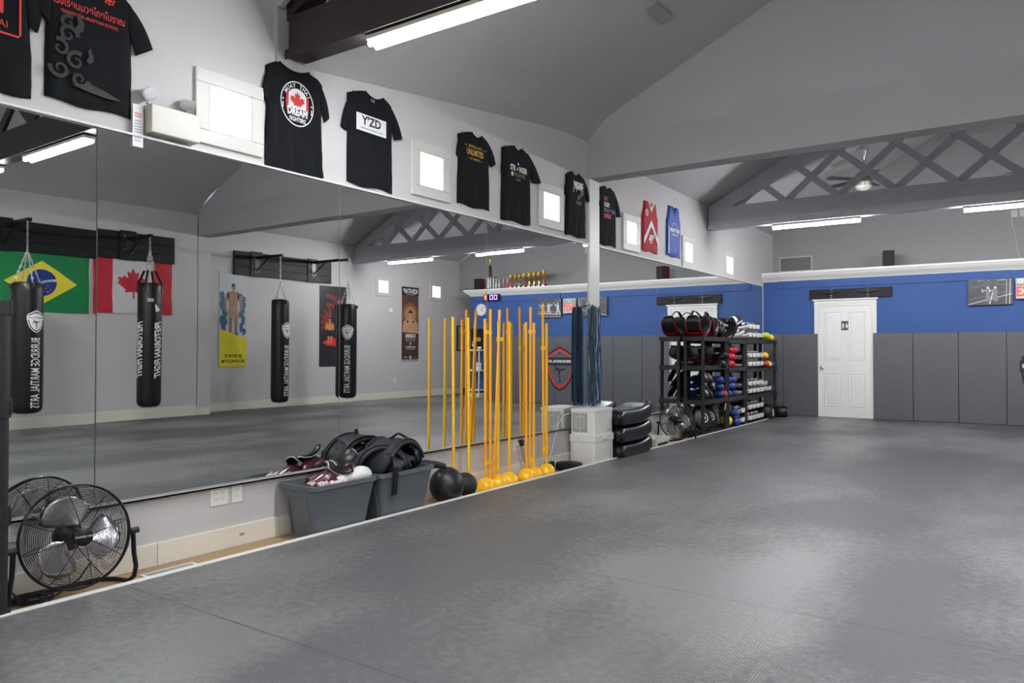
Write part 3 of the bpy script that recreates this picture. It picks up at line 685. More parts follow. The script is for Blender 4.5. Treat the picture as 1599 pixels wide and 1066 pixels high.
fixture((6.40, YT, 3.088), 'tube light on the grey truss seen only in the mirror, left of the other')
for k, x in enumerate((1.6, 4.1, 6.0)):  # unseen tube lights added to light the room, assumed from the truss spacing
    fixture((x, -1.6, 3.3), 'added twin tube light on the beam behind the camera, number %s from the mirror wall' % ['one', 'two', 'three'][k], True)
mb = MB(); mb.box(.05, W1 - .02, -1.68, -1.52, 3.302, 3.6); o = mb.build('dark_beam', m_beam); tag(o, 'dark timber beam behind the camera carrying the added tube lights', 'beam')
for lp, p in (((6.05, YT, 3.13), 0), ((7.35, YT, 3.13), 1)): pass

# ceiling fan
t = thing('ceiling_fan', 'brushed nickel ceiling fan with dark blades and a white lamp bowl behind the truss', 'ceiling fan', (1.97, 13.2, 3.86))
mb = MB(); mb.lathe([(.012, .14), (.012, .47)], 10); mb.build('down_rod', m_steel, t, smooth=True)
mb = MB(); mb.lathe([(.02, .42), (.03, .45), (.07, .56), (.075, .60)], 20); mb.build('canopy', m_steel, t, smooth=True)
mb = MB(); mb.lathe([(.03, .15), (.10, .13), (.135, .09), (.14, .04), (.13, .02), (.13, .0)], 28); mb.build('motor_housing', mat('nickel', (.45, .42, .38), .35, .9), t, smooth=True)
mb = MB(); mb.sphere((0, 0, .0), .125, .125, .075, 24, z0=-1, z1=0); mb.build('lamp_bowl', mat('opal_glass', (.8, .79, .76), .3), t, smooth=True)
mfb = mat('fan_blade_dark', (.05, .045, .042), .5)
for k in range(5):
    a = R(8 + 72 * k); mb = MB(); mb.T = Matrix.Rotation(a, 4, 'Z') @ Matrix.Rotation(R(12), 4, 'X')
    mb.prism([(.1, -.02), (.1, .02), (.2, .05), (.62, .065), (.64, 0), (.62, -.065), (.2, -.05)], 0, .006)
    mb.v[-14:] = mb.v[-14:]
    # rotate prism (XZ) to lie flat
    o_ = MB(); o_.T = Matrix.Translation((0, 0, .1)) @ Matrix.Rotation(a, 4, 'Z') @ Matrix.Rotation(R(90 + 12), 4, 'X')
    o_.prism([(.1, -.02), (.1, .02), (.2, .05), (.62, .065), (.64, 0), (.62, -.065), (.2, -.05)], 0, .006)
    o_.build('blade', mfb, t)
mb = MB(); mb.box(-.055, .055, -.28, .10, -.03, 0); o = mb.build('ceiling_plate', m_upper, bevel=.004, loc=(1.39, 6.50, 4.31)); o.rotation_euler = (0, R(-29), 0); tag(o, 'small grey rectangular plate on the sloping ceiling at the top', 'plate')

# ================================================================ SHIRTS
def shirt(loc, w, h, label, neck=(.32, .72), sl=None, sr=None, taper=0.0, mats=None, prints=None, name='t_shirt', tank=False, wav=.004, seed=1, hem=0.0, group='shirts hung above the mirrors', stripes=None):
    """local x 0..w, z 0..-h from the shoulder line; faces -Y"""
    r_ = random.Random(seed)
    t = thing(name, label, 'shirt', loc, LW, group)
    nx, nz = 26, 30; D = .030
    ph = [r_.uniform(0, 6) for _ in range(4)]
    def top(u):
        n0, n1 = neck
        e = .015 + .03 * abs(u - .5) ** 1.5
        if n0 < u < n1:
            q = (u - (n0 + n1) / 2) / ((n1 - n0) / 2); dip = (.035 if not tank else .085) * (1 - q * q if not tank else 1 - abs(q))
            return -.0 - dip
        if tank: return -.01 * 0
        return -.055 * (max(0, n0 - u) / n0 if u < .5 else max(0, u - n1) / (1 - n1)) ** 1.3
    def edge(v, side):
        if tank:
            a = .13 if v < .05 else 0
            q = max(0, 1 - v / .30)
            return .13 * math.sin(q * PI / 2) ** .8 if q > 0 else 0
        return .02 * math.sin(PI * min(1, v * 1.6)) * (1 if seed % 2 else .4)
    def dep(u, v):
        p = min(1, min(u, 1 - u) / .10); q = min(1, min(v, 1 - v) / .05)
        s_ = math.sin(p * PI / 2) * (.6 + .4 * q)
        low = max(0, v - .45) * 1.8
        fo = wav * low * (math.sin(u * 17 + ph[0] + v * 6) + .6 * math.sin(u * 31 + ph[1] - v * 9)) + wav * .6 * math.sin(v * 24 + u * 4 + ph[2]) * low
        return .006 + (D - .006) * s_ * (1 - .15 * low) + fo
    def P(u, v, d=None):
        L_ = edge(v, 0) * w + taper * v * -w * .5; Rr = w - edge(v, 1) * w + taper * v * w * .5
        x = L_ + (Rr - L_) * u; z0 = top(u); zb = -h - hem * math.sin(PI * u) + .008 * math.sin(u * 9 + ph[3])
        return (x, -(dep(u, v) if d is None else d), z0 + (zb - z0) * v)
    mb = MB(); vs = [P(i / nx, j / nz) for j in range(nz + 1) for i in range(nx + 1)]
    k = nx + 1; fs = [(j * k + i, (j + 1) * k + i, (j + 1) * k + i + 1, j * k + i + 1) for j in range(nz) for i in range(nx)]
    mb.add(vs, fs)
    # rim to the wall and back panel
    loop = [i for i in range(nx + 1)] + [j * k + nx for j in range(1, nz + 1)] + [nz * k + i for i in range(nx - 1, -1, -1)] + [j * k for j in range(nz - 1, 0, -1)]
    o = len(vs); back = [(vs[i][0], -.003, vs[i][2]) for i in loop]; m_ = len(loop)
    mb.v += [tuple(p) for p in back]
    for i in range(m_): mb.f.append((loop[i], loop[(i + 1) % m_], o + (i + 1) % m_, o + i)); mb.m.append(0)
    mb.build('body', (mats or [m_tee])[0], t, smooth=True, angle=60)
    # collar
    n0, n1 = neck; q = [P(n0 + (n1 - n0) * i / 12, .0, .030) for i in range(13)]
    mb = MB(); mb.tube([(a, b + .004, c - .004) for a, b, c in q], .007, 6, flat=1.0)
    mb.build('collar', (mats or [m_tee])[-1], t, smooth=True)
    # sleeves
    for side, s_ in ((0, sl), (1, sr)):
        if not s_: continue
        ox, oz, ix, iz = s_       # outer hem corner, inner hem corner (local)
        x0 = .015 if side == 0 else w - .015
        A = (x0 + (.04 if side == 0 else -.04), -.02); B = (x0, -.24)
        rs = []; N_ = 8
        for i in range(N_ + 1):
            f = i / N_
            # outer edge bows out from the shoulder
            bx = A[0] + (ox - A[0]) * f + (.02 if side else -.02) * math.sin(PI * f) ; bz = A[1] + (oz - A[1]) * f + .012 * math.sin(PI * f)
            cx = B[0] + (ix - B[0]) * f; cz = B[1] + (iz - B[1]) * f
            ring = []
            for j in range(10):
                a = 2 * PI * j / 10; c_ = (math.cos(a) + 1) / 2
                ring.append((bx + (cx - bx) * c_, -.017 - .014 * math.sin(a) * (1 if i else .6), bz + (cz - bz) * c_))
            rs.append(ring)
        mb = MB(); mb.rings(rs); mb.build('sleeve', (mats or [m_tee])[0], t, smooth=True, angle=70)
    if stripes: stripes(t, P, w, h)
    if prints:
        for nm_, m_, fn_ in prints:
            mb = MB(); fn_(mb); mb.build(nm_, m_, t)
    return t
Yp = -.0345
YP = [Yp, Yp - .0006, Yp - .0012, Yp - .0018]
def T(body, size, x, z, k=0, mi=0, **kw): return lambda mb: mb.text(body, size, x, z, YP[k], mi=mi, **kw)
def many(*fs): return lambda mb: [f(mb) for f in fs]
# 0: leftmost, cut by the frame
def p0(mb):
    for a, b, c, d in ((.06, .44, -.05, -.04), (.06, .44, -.32, -.31), (.06, .07, -.32, -.05), (.43, .44, -.32, -.05)): mb.box(a, b, Yp - .0005, Yp, min(c, d), max(c, d))
    mb.box(.10, .36, Yp - .0005, Yp, -.22, -.08); mb.text('MUAY THAI', .05, .25, -.27, Yp)
shirt((.0, 1.24, 3.07), .50, .60, 'black t-shirt with a red boxed print, cut off by the left edge', sr=(.54, -.16, .52, -.26), prints=[('print', m_print_r, p0)], seed=3)
# 1: Thai school
def p1r(mb):
    mb.text('โรงเรียนมวยไทยโบราณ', .055, .215, -.175, YP[0], bold=.01, sx=.74)
    mb.text('TRADITIONAL MUAYTHAI SCHOOL', .024, .215, -.222, YP[0], bold=.015, sx=.78)
def p1e(mb):
    for k in range(8):
        a = k * PI / 4; mb.ring2d(.315 + .028 * math.cos(a), -.075 + .028 * math.sin(a), 0, .005, YP[0], 8)
    mb.flat(star(.315, -.075, .022, 6, .5), YP[0]); mb.ring2d(.315, -.075, .022, .026, YP[0], 20); mb.text('ฤ ฤ', .03, .05, -.03, YP[0])
def swirl(mb, cx, cz, r, a0, turns, wd, y):
    n = 20; pts = []
    for i in range(n + 1):
        f = i / n; a = a0 + turns * 2 * PI * f; rr = r * (1 - .8 * f); pts.append((cx + rr * math.cos(a), cz + rr * math.sin(a), wd * (1 - f * .7)))
    for i in range(n):
        (x0, z0, w0), (x1, z1, w1) = pts[i], pts[i + 1]; dx, dz = x1 - x0, z1 - z0; l = math.hypot(dx, dz) or 1; nx_, nz_ = -dz / l, dx / l
        mb.flat([(x0 - nx_ * w0, z0 - nz_ * w0), (x1 - nx_ * w1, z1 - nz_ * w1), (x1 + nx_ * w1, z1 + nz_ * w1), (x0 + nx_ * w0, z0 + nz_ * w0)], y)
def p1g(mb):
    y = YP[0] - .0065; n_ = [0]
    for cx, cz, r_, a, tn in ((.10, -.34, .05, 0, 1.2), (.06, -.42, .045, 2, -1.1), (.14, -.47, .05, 1, 1.2), (.06, -.53, .05, 3, 1.2), (.16, -.56, .045, 0, -1.2), (.10, -.28, .04, 1, 1.1)):
        swirl(mb, cx, cz, r_, a, tn, .012, y); y -= .0004
    for cx, cz, s_ in ((.13, -.30, 1.), (.19, -.45, .8), (.05, -.38, .7)):
        flat_tri(mb, [(cx + a * s_, cz + b * s_) for a, b in ((0, 0), (.02, .03), (.012, .06), (.03, .10), (.035, .06), (.05, .04), (.045, 0), (.02, -.02))], y, 0); y -= .0004
    flat_tri(mb, [(.12, -.60), (.2, -.57), (.30, -.59), (.38, -.62), (.30, -.625), (.2, -.615)], y, 0)
shirt((0, 1.80, 3.19), .455, .69, 'black t-shirt with red Thai lettering and grey flame pattern, left of the emergency light', sl=(-.05, -.24, .03, -.32), sr=(.575, -.26, .47, -.33), prints=[('red_lettering', m_print_r, p1r), ('red_emblem', m_print_r, p1e), ('flame_pattern', m_print_grey, p1g)], seed=4, wav=.003)
# 2: round badge
def badge(mb):
    cx, cz = .245, -.255; sx = .92
    mb.ring2d(cx, cz, .146, .154, YP[0], 48, 0, sx); mb.ring2d(cx, cz, 0, .105, YP[0], 40, 0, sx)
    for q in (-1, 1): mb.flat([(cx + q * .096, cz - .05), (cx + q * .096, cz + .05), (cx + q * .075, cz + .07), (cx + q * .075, cz - .07)], YP[1], 1)
    flat_tri(mb, leaf(cx, cz - .0, .085), YP[1], 1)
    for i, ch in enumerate('MUAY THAI'):
        a = R(90 + 56 - 14 * i); mb.text(ch, .038, cx + .124 * math.cos(a) * sx, cz + .124 * math.sin(a), YP[1], 0, bold=.02, rot=a - PI / 2)
    mb.flat([(cx - .085, cz - .03), (cx + .085, cz - .03), (cx + .085, cz - .09), (cx + .05, cz - .105), (cx - .05, cz - .105), (cx - .085, cz - .09)], YP[2], 2)
    mb.text('DREAM', .07, cx, cz - .058, YP[3], 0, bold=.05, sx=.75); mb.text('FIGHTERS', .04, cx, cz - .11, YP[3], 0, bold=.03, sx=.8)
    for q in (-1, 1): mb.flat(star(cx + q * .122, cz + .01, .010), YP[1], 0); mb.box(cx + q * .122 - .004, cx + q * .122 + .004, YP[1], YP[1] + .0003, cz - .05, cz - .012, 0)
shirt((0, 3.155, 3.145), .49, .725, 'black t-shirt with a round white badge and red maple leaf print', sl=(-.03, -.235, .01, -.315), sr=(.545, -.27, .50, -.315), prints=[('badge', [m_print_w, m_print_r, m_print_k], badge)], wav=.009, seed=5, neck=(.2, .72))
# 3: YZD
def yz(mb):
    mb.box(.07, .385, Yp - .0005, Yp, -.315, -.185, 0); mb.text("Y'ZD", .092, .228, -.235, Yp - .001, 1, bold=.03); mb.text('kickboxing & fitness centre', .021, .228, -.29, Yp - .001, 1, bold=.01)
def yz2(mb): mb.text('CZ', .03, .24, -.06, Yp)
shirt((0, 3.88, 3.17), .48, .725, 'black t-shirt with a white box reading YZD', sl=(-.07, -.32, -.01, -.345), sr=(.59, -.27, .49, -.30), prints=[('print', [m_print_w, m_print_k], yz), ('neck_tag', m_print_w, yz2)], seed=6, neck=(.35, .76))
# 4 unlimited
def un(mb):
    mb.text('MARTIAL ARTS', .035, .225, -.135, Yp, bold=.01, sx=.85); mb.text('UNLIMITED', .075, .225, -.19, Yp, bold=.03, sx=.66); mb.text('— & CARDIO —', .03, .225, -.245, Yp, bold=.01)
    mb.box(.06, .10, Yp - .0004, Yp, -.139, -.135); mb.box(.35, .39, Yp - .0004, Yp, -.139, -.135)
shirt((0, 5.19, 3.175), .47, .675, 'black t-shirt with gold UNLIMITED lettering', sl=(-.03, -.24, .01, -.27), sr=(.56, -.21, .49, -.26), prints=[('gold_lettering', m_print_g, un)], seed=7, neck=(.38, .72), taper=.04)
# 5 stronger
def st(mb):
    mb.text('STR', .075, .155, -.225, Yp, 0, bold=.03, sx=.7); mb.text('NGER', .075, .335, -.225, Yp, 0, bold=.03, sx=.7)
    mb.flat(star(.235, -.225, .022, 6, .6), Yp, 1); mb.text('TOGETHER', .055, .27, -.285, Yp, 2, bold=.02, sx=.74); mb.ring2d(.145, -.285, 0, .02, Yp - .0005, 16, 0); mb.ring2d(.145, -.285, 0, .009, Yp - .001, 12, 3)
    mb.text('TRAIN HARD', .014, .25, -.33, Yp, 0); mb.text('✦', .04, .25, -.175, Yp, 0)
shirt((0, 5.86, 3.205), .50, .745, 'black t-shirt with white and gold STRONGER lettering', sl=(-.02, -.29, .02, -.33), sr=(.70, -.28, .52, -.31), prints=[('print', [m_print_w, m_print_g, m_print_dg, m_print_r], st)], seed=8, neck=(.38, .66), taper=.06)
# 6 dripping
def wr(mb):
    mb.text('WRONG', .085, .24, -.135, Yp, 0, bold=.05, sx=.62); mb.text('GNORW', .06, .24, -.165, Yp - .0005, 0, bold=.03, sx=.7)
    for x, l in ((.13, .05), (.2, .03), (.3, .08), (.34, .05)): mb.box(x, x + .008, Yp - .0004, Yp, -.18 - l, -.17, 0)
    mb.ring2d(.25, -.27, .012, .028, Yp, 18, 1); mb.text('ROBES', .05, .25, -.335, Yp, 2, bold=.02, sx=.8); mb.text('•', .04, .25, -.385, Yp, 3); mb.text('CLUB', .025, .25, -.415, Yp, 3)
shirt((0, 7.065, 3.175), .44, .71, 'black t-shirt with dripping white graffiti lettering, left of the white post', sl=(-.03, -.27, .01, -.29), sr=(.53, -.26, .46, -.29), prints=[('print', [m_print_w, m_print_b, m_print_dg, m_print_grey], wr)], seed=9, neck=(.25, .62), taper=.06)
# 7 eat sleep
def es(mb):
    for i, (s_, mi) in enumerate((('EAT', 1), ('SLEEP.', 0), ('MUAY THAI', 2), ('REPEAT.', 1))): mb.text(s_, .07, .10, -.155 - i * .068, Yp, mi, bold=.02, align='LEFT', sx=.78)
shirt((0, 7.82, 3.155), .44, .70, 'black t-shirt reading EAT SLEEP REPEAT in red and white, right of the white post', sl=(-.04, -.25, .0, -.27), sr=(.575, -.31, .46, -.33), prints=[('print', [m_print_w, m_print_r, m_print_b], es)], seed=10, neck=(.3, .62), taper=.08)
# jerseys
m_jred = mat('red_jersey_mesh', (0.42, 0.006, 0.014), .8, bump=(200, .2)); m_jblue = mat('blue_jersey_mesh', (0.004, 0.055, 0.34), .65, bump=(12, .5))
def jr(mb):
    w_ = .045
    for q in (-1, 1):
        P = [(.25, -.235), (.25 + q * .235, -.50), (.25 + q * .235, -.58), (.25, -.315)]
        mb.flat(P, Yp, 0)
        mb.text(('HSO', 'ESR')[q > 0], .06, .25 + q * .11, -.40, Yp - .0006, 1, bold=.0, rot=-q * .84, spacing=1.4)
    mb.text('49°', .17, .25, -.50, Yp, 0, bold=.02, sx=.7)
    mb.ring2d(.105, -.155, .034, .044, Yp, 24, 0); mb.text('2', .06, .105, -.155, Yp, 0, bold=.03)
    for q in (-1, 1): mb.flat([(.25, -.10), (.25 + q * .075, .0), (.25 + q * .10, .0), (.25, -.135)], Yp, 0)
def jb(mb):
    mb.text('MUAY THAI', .075, .25, -.34, Yp, 0, bold=.03, sx=.80); mb.text('FIGHT CLUB', .035, .25, -.40, Yp, 0, bold=.01); 
    for a in (20, 55, 90, 125, 160): mb.box(.25 + .09 * math.cos(R(a)) - .012, .25 + .09 * math.cos(R(a)) + .012, Yp - .0004, Yp, -.30 + .06 * math.sin(R(a)), -.29 + .06 * math.sin(R(a)), 0)
    mb.box(.02, .045, -.034, -.033, -.68, -.30, 0)
shirt((0, 9.02, 3.17), .50, .66, 'red and white sleeveless basketball jersey numbered 49', prints=[('print', [m_print_w, m_print_k], jr)], mats=[m_jred, m_wvinyl], seed=11, neck=(.34, .66), tank=True, name='jersey', wav=.003)
shirt((0, 9.82, 3.235), .50, .71, 'royal blue sleeveless jersey with white lettering beside a window', prints=[('print', [m_print_w], jb)], mats=[m_jblue, m_jblue], seed=12, neck=(.34, .66), tank=True, name='jersey', wav=.008)

# ---------------------------------------------------------------- emergency light
t = thing('emergency_light', 'white emergency light box with two swivel lamps and a paper tag, above the mirror', 'emergency light', (0, 2.485, 2.50), LW)
mb = MB(); mb.box(-.155, .15, -.085, -.001, -.065, .10); mb.build('case', m_ivory, t, bevel=.006)
mb = MB(); mb.box(.07, .135, -.0865, -.085, -.045, -.03); mb.text('EMERGI-LITE' if 0 else 'LIGHT', .012, .102, -.0375, -.087, 1); mb.build('badge', [m_steel, m_print_k], t)
for q, (x, dx, dy) in enumerate(((-.155, -.1, -.75), (.095, .75, -.45))):
    mb = MB(); d = Vector((dx, dy, -.12)).normalized(); c = Vector((x, -.045, .155))
    mb.cyl((x, -.045, .10), (x, -.045, .125), .012, seg=10); mb.tube([c - d * .045, c - d * .03, c + d * .02, c + d * .035], [.022, .034, .036, .042], 18)
    lp = mb.build('lamp_head', mat('lamp_grey', (.55, .54, .52), .4), t, smooth=True)
    mb = MB(); mb.tube([c + d * .0355, c + d * .037], [.036, .034], 18); mb.build('lens', mat('lens_chrome', (.55, .56, .58), .15, .8), lp)
mb = MB(); mb.box(-.235, -.175, -.033, -.030, -.155, .085, 0)
for z in (.03, .015): mb.box(-.225, -.185, -.0335, -.033, z, z + .006, 1)
for k in range(8): z = -.01 - .016 * k; mb.box(-.225, -.185, -.0335, -.033, z, z + .003, 2)
mb.build('paper_tag', [m_print_w, m_print_r, m_print_grey], t)

# ---------------------------------------------------------------- outlets
def outlet(loc, rotz, label, gang=1, wdt=.075, group='wall outlets below the mirrors'):
    t = thing('wall_outlet', label, 'outlet', loc, rotz, group)
    w_ = wdt * (1 if gang == 1 else 1.62); mb = MB(); mb.box(-w_ / 2, w_ / 2, -.006, 0, -.06, .06); mb.build('cover_plate', m_plate, t, bevel=.002)
    for g in range(gang):
        x = (g - (gang - 1) / 2) * .046
        mb = MB(); mb.box(x - .017, x + .017, -.008, -.006, -.035, .035, 0)
        for z in (-.019, .019):
            for dx in (-.006, .006): mb.box(x + dx - .0012, x + dx + .0012, -.0083, -.008, z - .002, z + .007, 1)
            mb.sphere((x, -.008, z - .008), .0025, .0005, .0025, 8, mi=1)
        mb.build('socket', [m_plate, m_print_k], t)
outlet((0, 2.83, .288), LW, 'double-gang ivory outlet below the mirror, left of the single one', 2, .078)
outlet((0, 2.955, .288), LW, 'single ivory outlet below the mirror, right of the double-gang one')
outlet((0, 1.685, .30), LW, 'ivory outlet on the wall behind the near fan and the shelf post')
outlet((0, 6.13, .275), LW, 'double-gang outlet behind the yellow poles, with the black charger', 2, .078)
outlet((0, 6.265, .275), LW, 'single outlet behind the yellow poles, right of the charger')
outlet((W2, 12.73, .42), OW, 'small white outlet on the wall opposite the mirrors')
t = thing('charger', 'black plug-in charger in the outlet behind the yellow poles', 'charger', (0.009, 6.165, .285), LW)
mb = MB(); mb.box(-.022, .022, -.045, 0, -.032, .03); mb.build('body', m_print_k, t, bevel=.004)
mb = MB(); mb.tube([(0, -.02, -.03), (.01, -.03, -.12), (.05, -.05, -.24), (.07, -.06, -.30)], .003, 6); mb.build('cord', m_print_k, t, smooth=True)
t = thing('charger', 'small white plug with a thin grey cord in the outlet behind the yellow poles', 'charger', (0.009, 6.108, .275), LW)
mb = MB(); mb.box(-.012, .012, -.03, 0, -.015, .015); mb.build('body', m_white, t, bevel=.003)
mb = MB(); mb.tube([(0, -.02, -.015), (.0, -.03, -.12), (.03, -.06, -.26), (.09, -.09, -.315)], .003, 6); mb.build('cord', mat('grey_cord', (.3, .3, .3), .5), t, smooth=True)

# floor register
t = thing('floor_register', 'white metal floor vent set in the wood strip beside the near fan', 'vent', (.20, 2.41, -.05))
mb = MB()
for a, b, c, d in ((-.075, .075, -.16, -.14), (-.075, .075, .14, .16), (-.075, -.06, -.14, .14), (.06, .075, -.14, .14)): mb.box(a, b, c, d, .0005, .006)
mb.build('frame', m_white, t)
mb = MB(); mb.box(-.06, .06, -.14, .14, .0005, .002, 1)
for k in range(18): y = -.135 + .015 * k; mb.box(-.06, .06, y, y + .008, .002, .005, 0)
mb.build('grille', [mat('register_grey', (.45, .46, .46), .4), m_print_k], t)

# ================================================================ FANS
def floor_fan(loc, rz, rad, label, tilt=R(8), badge=True):
    """front faces -Y"""
    t = thing('floor_fan', label, 'fan', loc, rz, 'black high-velocity floor fans')
    zc = rad + .055; TM = Matrix.Translation((0, 0, zc)) @ Matrix.Rotation(-tilt, 4, 'X')
    def ring(mb, r_, y, wr_, seg=48, s2=5): mb.tube([(r_ * math.cos(2 * PI * k / seg), y, r_ * math.sin(2 * PI * k / seg)) for k in range(seg)], wr_, s2, close=True)
    for nm_, sg in (('front_grille', -1), ('rear_grille', 1)):
        mb = MB(); mb.T = TM; N_ = 26 if sg < 0 else 18
        for k in range(N_):
            f = (k + 1) / (N_ + .6); r_ = .05 + (rad - .055) * f; y = sg * (.02 + .065 * (1 - f ** 2.6)); ring(mb, r_, y, .0012, 44, 4)
        for k in range(8 if sg < 0 else 10):
            a = 2 * PI * k / (8 if sg < 0 else 10) + .2
            mb.tube([((.04 + (rad - .045) * f) * math.cos(a), sg * (.02 + .066 * (1 - f ** 2.6)) , (.04 + (rad - .045) * f) * math.sin(a)) for f in (0, .25, .5, .75, .9, 1)], .0022, 5)
        mb.build(nm_, m_blackm, t)
    mb = MB(); mb.T = TM; ring(mb, rad, -.006, .0055, 56, 8); ring(mb, rad, .007, .0055, 56, 8); mb.build('rim', m_blackm, t, smooth=True)
    for k in range(3):
        a0 = R(120 * k + 100); mb = MB(); mb.T = TM @ Matrix.Rotation(-a0, 4, 'Y'); nr, na = 8, 8; vs = []
        for i in range(nr + 1):
            f = i / nr; r_ = .045 + (rad * .84 - .045) * f; half = R(18 + 27 * math.sin(PI * min(1, f * .85) ** .9) ) * (1 - .55 * max(0, f - .75) / .25)
            for j in range(na + 1):
                g = j / na * 2 - 1; a = g * half + .25 * f
                vs.append((r_ * math.cos(a), .012 + .028 * g * (1 - .3 * f) + .01 * (g * g), r_ * math.sin(a)))
        k2 = na + 1; fs = [(i * k2 + j, (i + 1) * k2 + j, (i + 1) * k2 + j + 1, i * k2 + j + 1) for i in range(nr) for j in range(na)]
        mb.add(vs, fs); b = mb.build('blade', m_steel, t, smooth=True)
        so = b.modifiers.new('s', 'SOLIDIFY'); so.thickness = .002
    mb = MB(); mb.T = TM @ Matrix.Rotation(PI / 2, 4, 'X'); mb.lathe([(.05, -.085), (.055, -.06), (.05, -.04), (.042, 0), (.042, .06)], 24)
    mb.build('hub', m_blackm, t, smooth=True)
    mb = MB(); mb.T = TM @ Matrix.Rotation(PI / 2, 4, 'X'); mb.lathe([(.045, .082), (.045, .09), (.03, .096), (.001, .097)], 24); bd = mb.build('badge', m_blackm, t, smooth=True)
    mb = MB(); mb.T = TM; mb.text('HURRICANE' if 0 else 'POWER FAN', .014, 0, 0, -.0985); mb.build('badge_lettering', m_print_w, bd)
    mb = MB(); mb.T = TM @ Matrix.Rotation(PI / 2, 4, 'X'); mb.lathe([(.06, -.13), (.07, -.125), (.072, -.10), (.065, -.085)], 20); mb.build('motor', m_blackm, t, smooth=True)
    # U stand
    for q in (-1, 1):
        mb = MB(); x = q * (rad + .02)
        mb.tube([(x, .0, zc - .02), (x * 1.02, .0, zc * .55), (x * 1.06, -.0, .10), (x * 1.06, .02, .045), (x * 1.02, .06, .014), (x * .9, .15, .014), (x * .7, .2, .014), (0, .2, .014)], .012, 10)
        mb.tube([(x * 1.06, -.01, .06), (x * 1.04, -.10, .014), (x * .98, -.14, .014)], .012, 10) if 0 else None
        mb.build('stand_leg', m_blackm, t, smooth=True)
        mb = MB(); mb.cyl((x * .95, 0, zc - .02), (x * 1.10, 0, zc - .02), .016, seg=12); mb.build('pivot_knob', m_print_k, t, smooth=True)
    return t
fan1 = floor_fan((.235, 1.868, -.05), R(85), .256, 'black floor fan with chrome blades at the near left, beside the shelf post')
floor_fan((.24, 9.62, -.05), R(50), .25, 'black floor fan with chrome blades in front of the equipment rack')
mb = MB(); pts = [(.02, 1.55, .20), (.04, 1.60, .08), (.10, 1.66, -.02), (.14, 1.70, -.04)]
for k in range(40):
    a = k * .75; pts.append((.13 + .055 * math.cos(a) + .015 * math.sin(k), 1.72 + .075 * math.sin(a * 1.02) + .01 * math.cos(k * 2), -.040 + .012 * (k % 3)))
pts += [(.17, 1.80, -.03), (.15, 1.92, .02), (.16, 1.98, .10)]
mb.tube(pts, .0045, 6); o = mb.build('power_cord', m_print_k, smooth=True); tag(o, 'coiled black power cord on the wood floor under the near fan', 'cord')

# ================================================================ SHELVING RACKS
def rack(loc, L_, label, depth=.33, tiers=(1.365, .93, .46), foot=0.0, tags=None, group='black plastic shelving units', base_tier=True, post_r=.026):
    """long axis along +Y from loc, x from 0..depth, loc z = floor"""
    t = thing('shelving_unit', label, 'shelf', loc, 0, group)
    z0 = loc[2]
    for zt in tiers + ((-.048,) if base_tier else ()):
        mb = MB(); z = zt - z0; h_ = .065
        mb.box(0, depth, 0, .014, z - h_ * 0, z + h_); mb.box(0, depth, L_ - .014, L_, z, z + h_); mb.box(0, .014, .014, L_ - .014, z, z + h_); mb.box(depth - .014, depth, .014, L_ - .014, z, z + h_)
        mb.box(.014, depth - .014, .014, L_ - .014, z + h_ - .02, z + h_ - .008)
        for k in range(int(L_ / .12)): y = .06 + k * .12; mb.box(.014, depth - .014, y, y + .01, z + .01, z + h_ - .02)
        if zt == 0: 
            for v in range(len(mb.v)): pass
        mb.build('shelf', m_plastic, t, bevel=.003)
    top = max(tiers) - z0 + .03
    for x in (.034, depth - .034):
        for y in (.034, L_ - .034):
            mb = MB(); mb.cyl((x, y, 0), (x, y, top), post_r, seg=14)
            for zt in tiers[1:] + (-.048,):
                z = zt - z0; mb.cyl((x, y, max(0, z - .012)), (x, y, z + .075), post_r * 1.28, seg=14)
            mb.build('post', m_plastic, t, smooth=True)
    return t
rack((.03, .60, -.05), .925, 'black plastic shelving unit at the near left edge, only its end post showing', depth=.335, tiers=(1.355, .90, .415), post_r=.03)
rk = [rack((.03, 10.33, -.05), 1.03, 'black shelving unit nearest the camera in the equipment row, behind the far fan', tiers=(1.335, .915, .425)),
      rack((.03, 11.39, -.05), .86, 'middle black shelving unit of the equipment row, with red and blue gear', tiers=(1.31, .87, .415)),
      rack((.03, 12.28, -.05), 1.78, 'black shelving unit at the far corner, full of white striped pads', tiers=(1.32, .84, .395))]

# ---------------------------------------------------------------- gear prototypes
def glove(c1, c2, label, loc, rot, s=1.0, group='boxing gloves', cuffm=None, name='boxing_glove', cat='glove'):
    t = thing(name, label, cat, loc, 0, group); t.rotation_euler = rot
    def el(x, ry, rz, dz=0, n=14): return [(x * s, ry * s * math.cos(2 * PI * j / n), (dz + rz * math.sin(2 * PI * j / n)) * s) for j in range(n)]
    mb = MB(); mb.rings([el(-.055, .034, .034), el(-.03, .036, .036), el(.01, .052, .046, .002), el(.06, .066, .056, .004), el(.105, .064, .056, .0), el(.14, .05, .046, -.008), el(.158, .026, .026, -.014)])
    mb.build('mitt', c1, t, sub=1, smooth=True)
    mb = MB(); mb.tube([(.0 * s, .045 * s, .0), (.035 * s, .078 * s, .006 * s), (.08 * s, .084 * s, -.004 * s), (.115 * s, .066 * s, -.012 * s)], [.018 * s, .024 * s, .023 * s, .012 * s], 10); mb.build('thumb', c1, t, sub=1, smooth=True)
    mb = MB(); mb.rings([el(-.14, .046, .042), el(-.10, .042, .04), el(-.052, .038, .038)]); mb.build('cuff', c2, t, smooth=True)
    mb = MB(); mb.rings([el(-.115, .0455, .043), el(-.085, .0445, .0425)], cap=False); mb.build('wrist_strap', cuffm or c2, t, smooth=True); return t
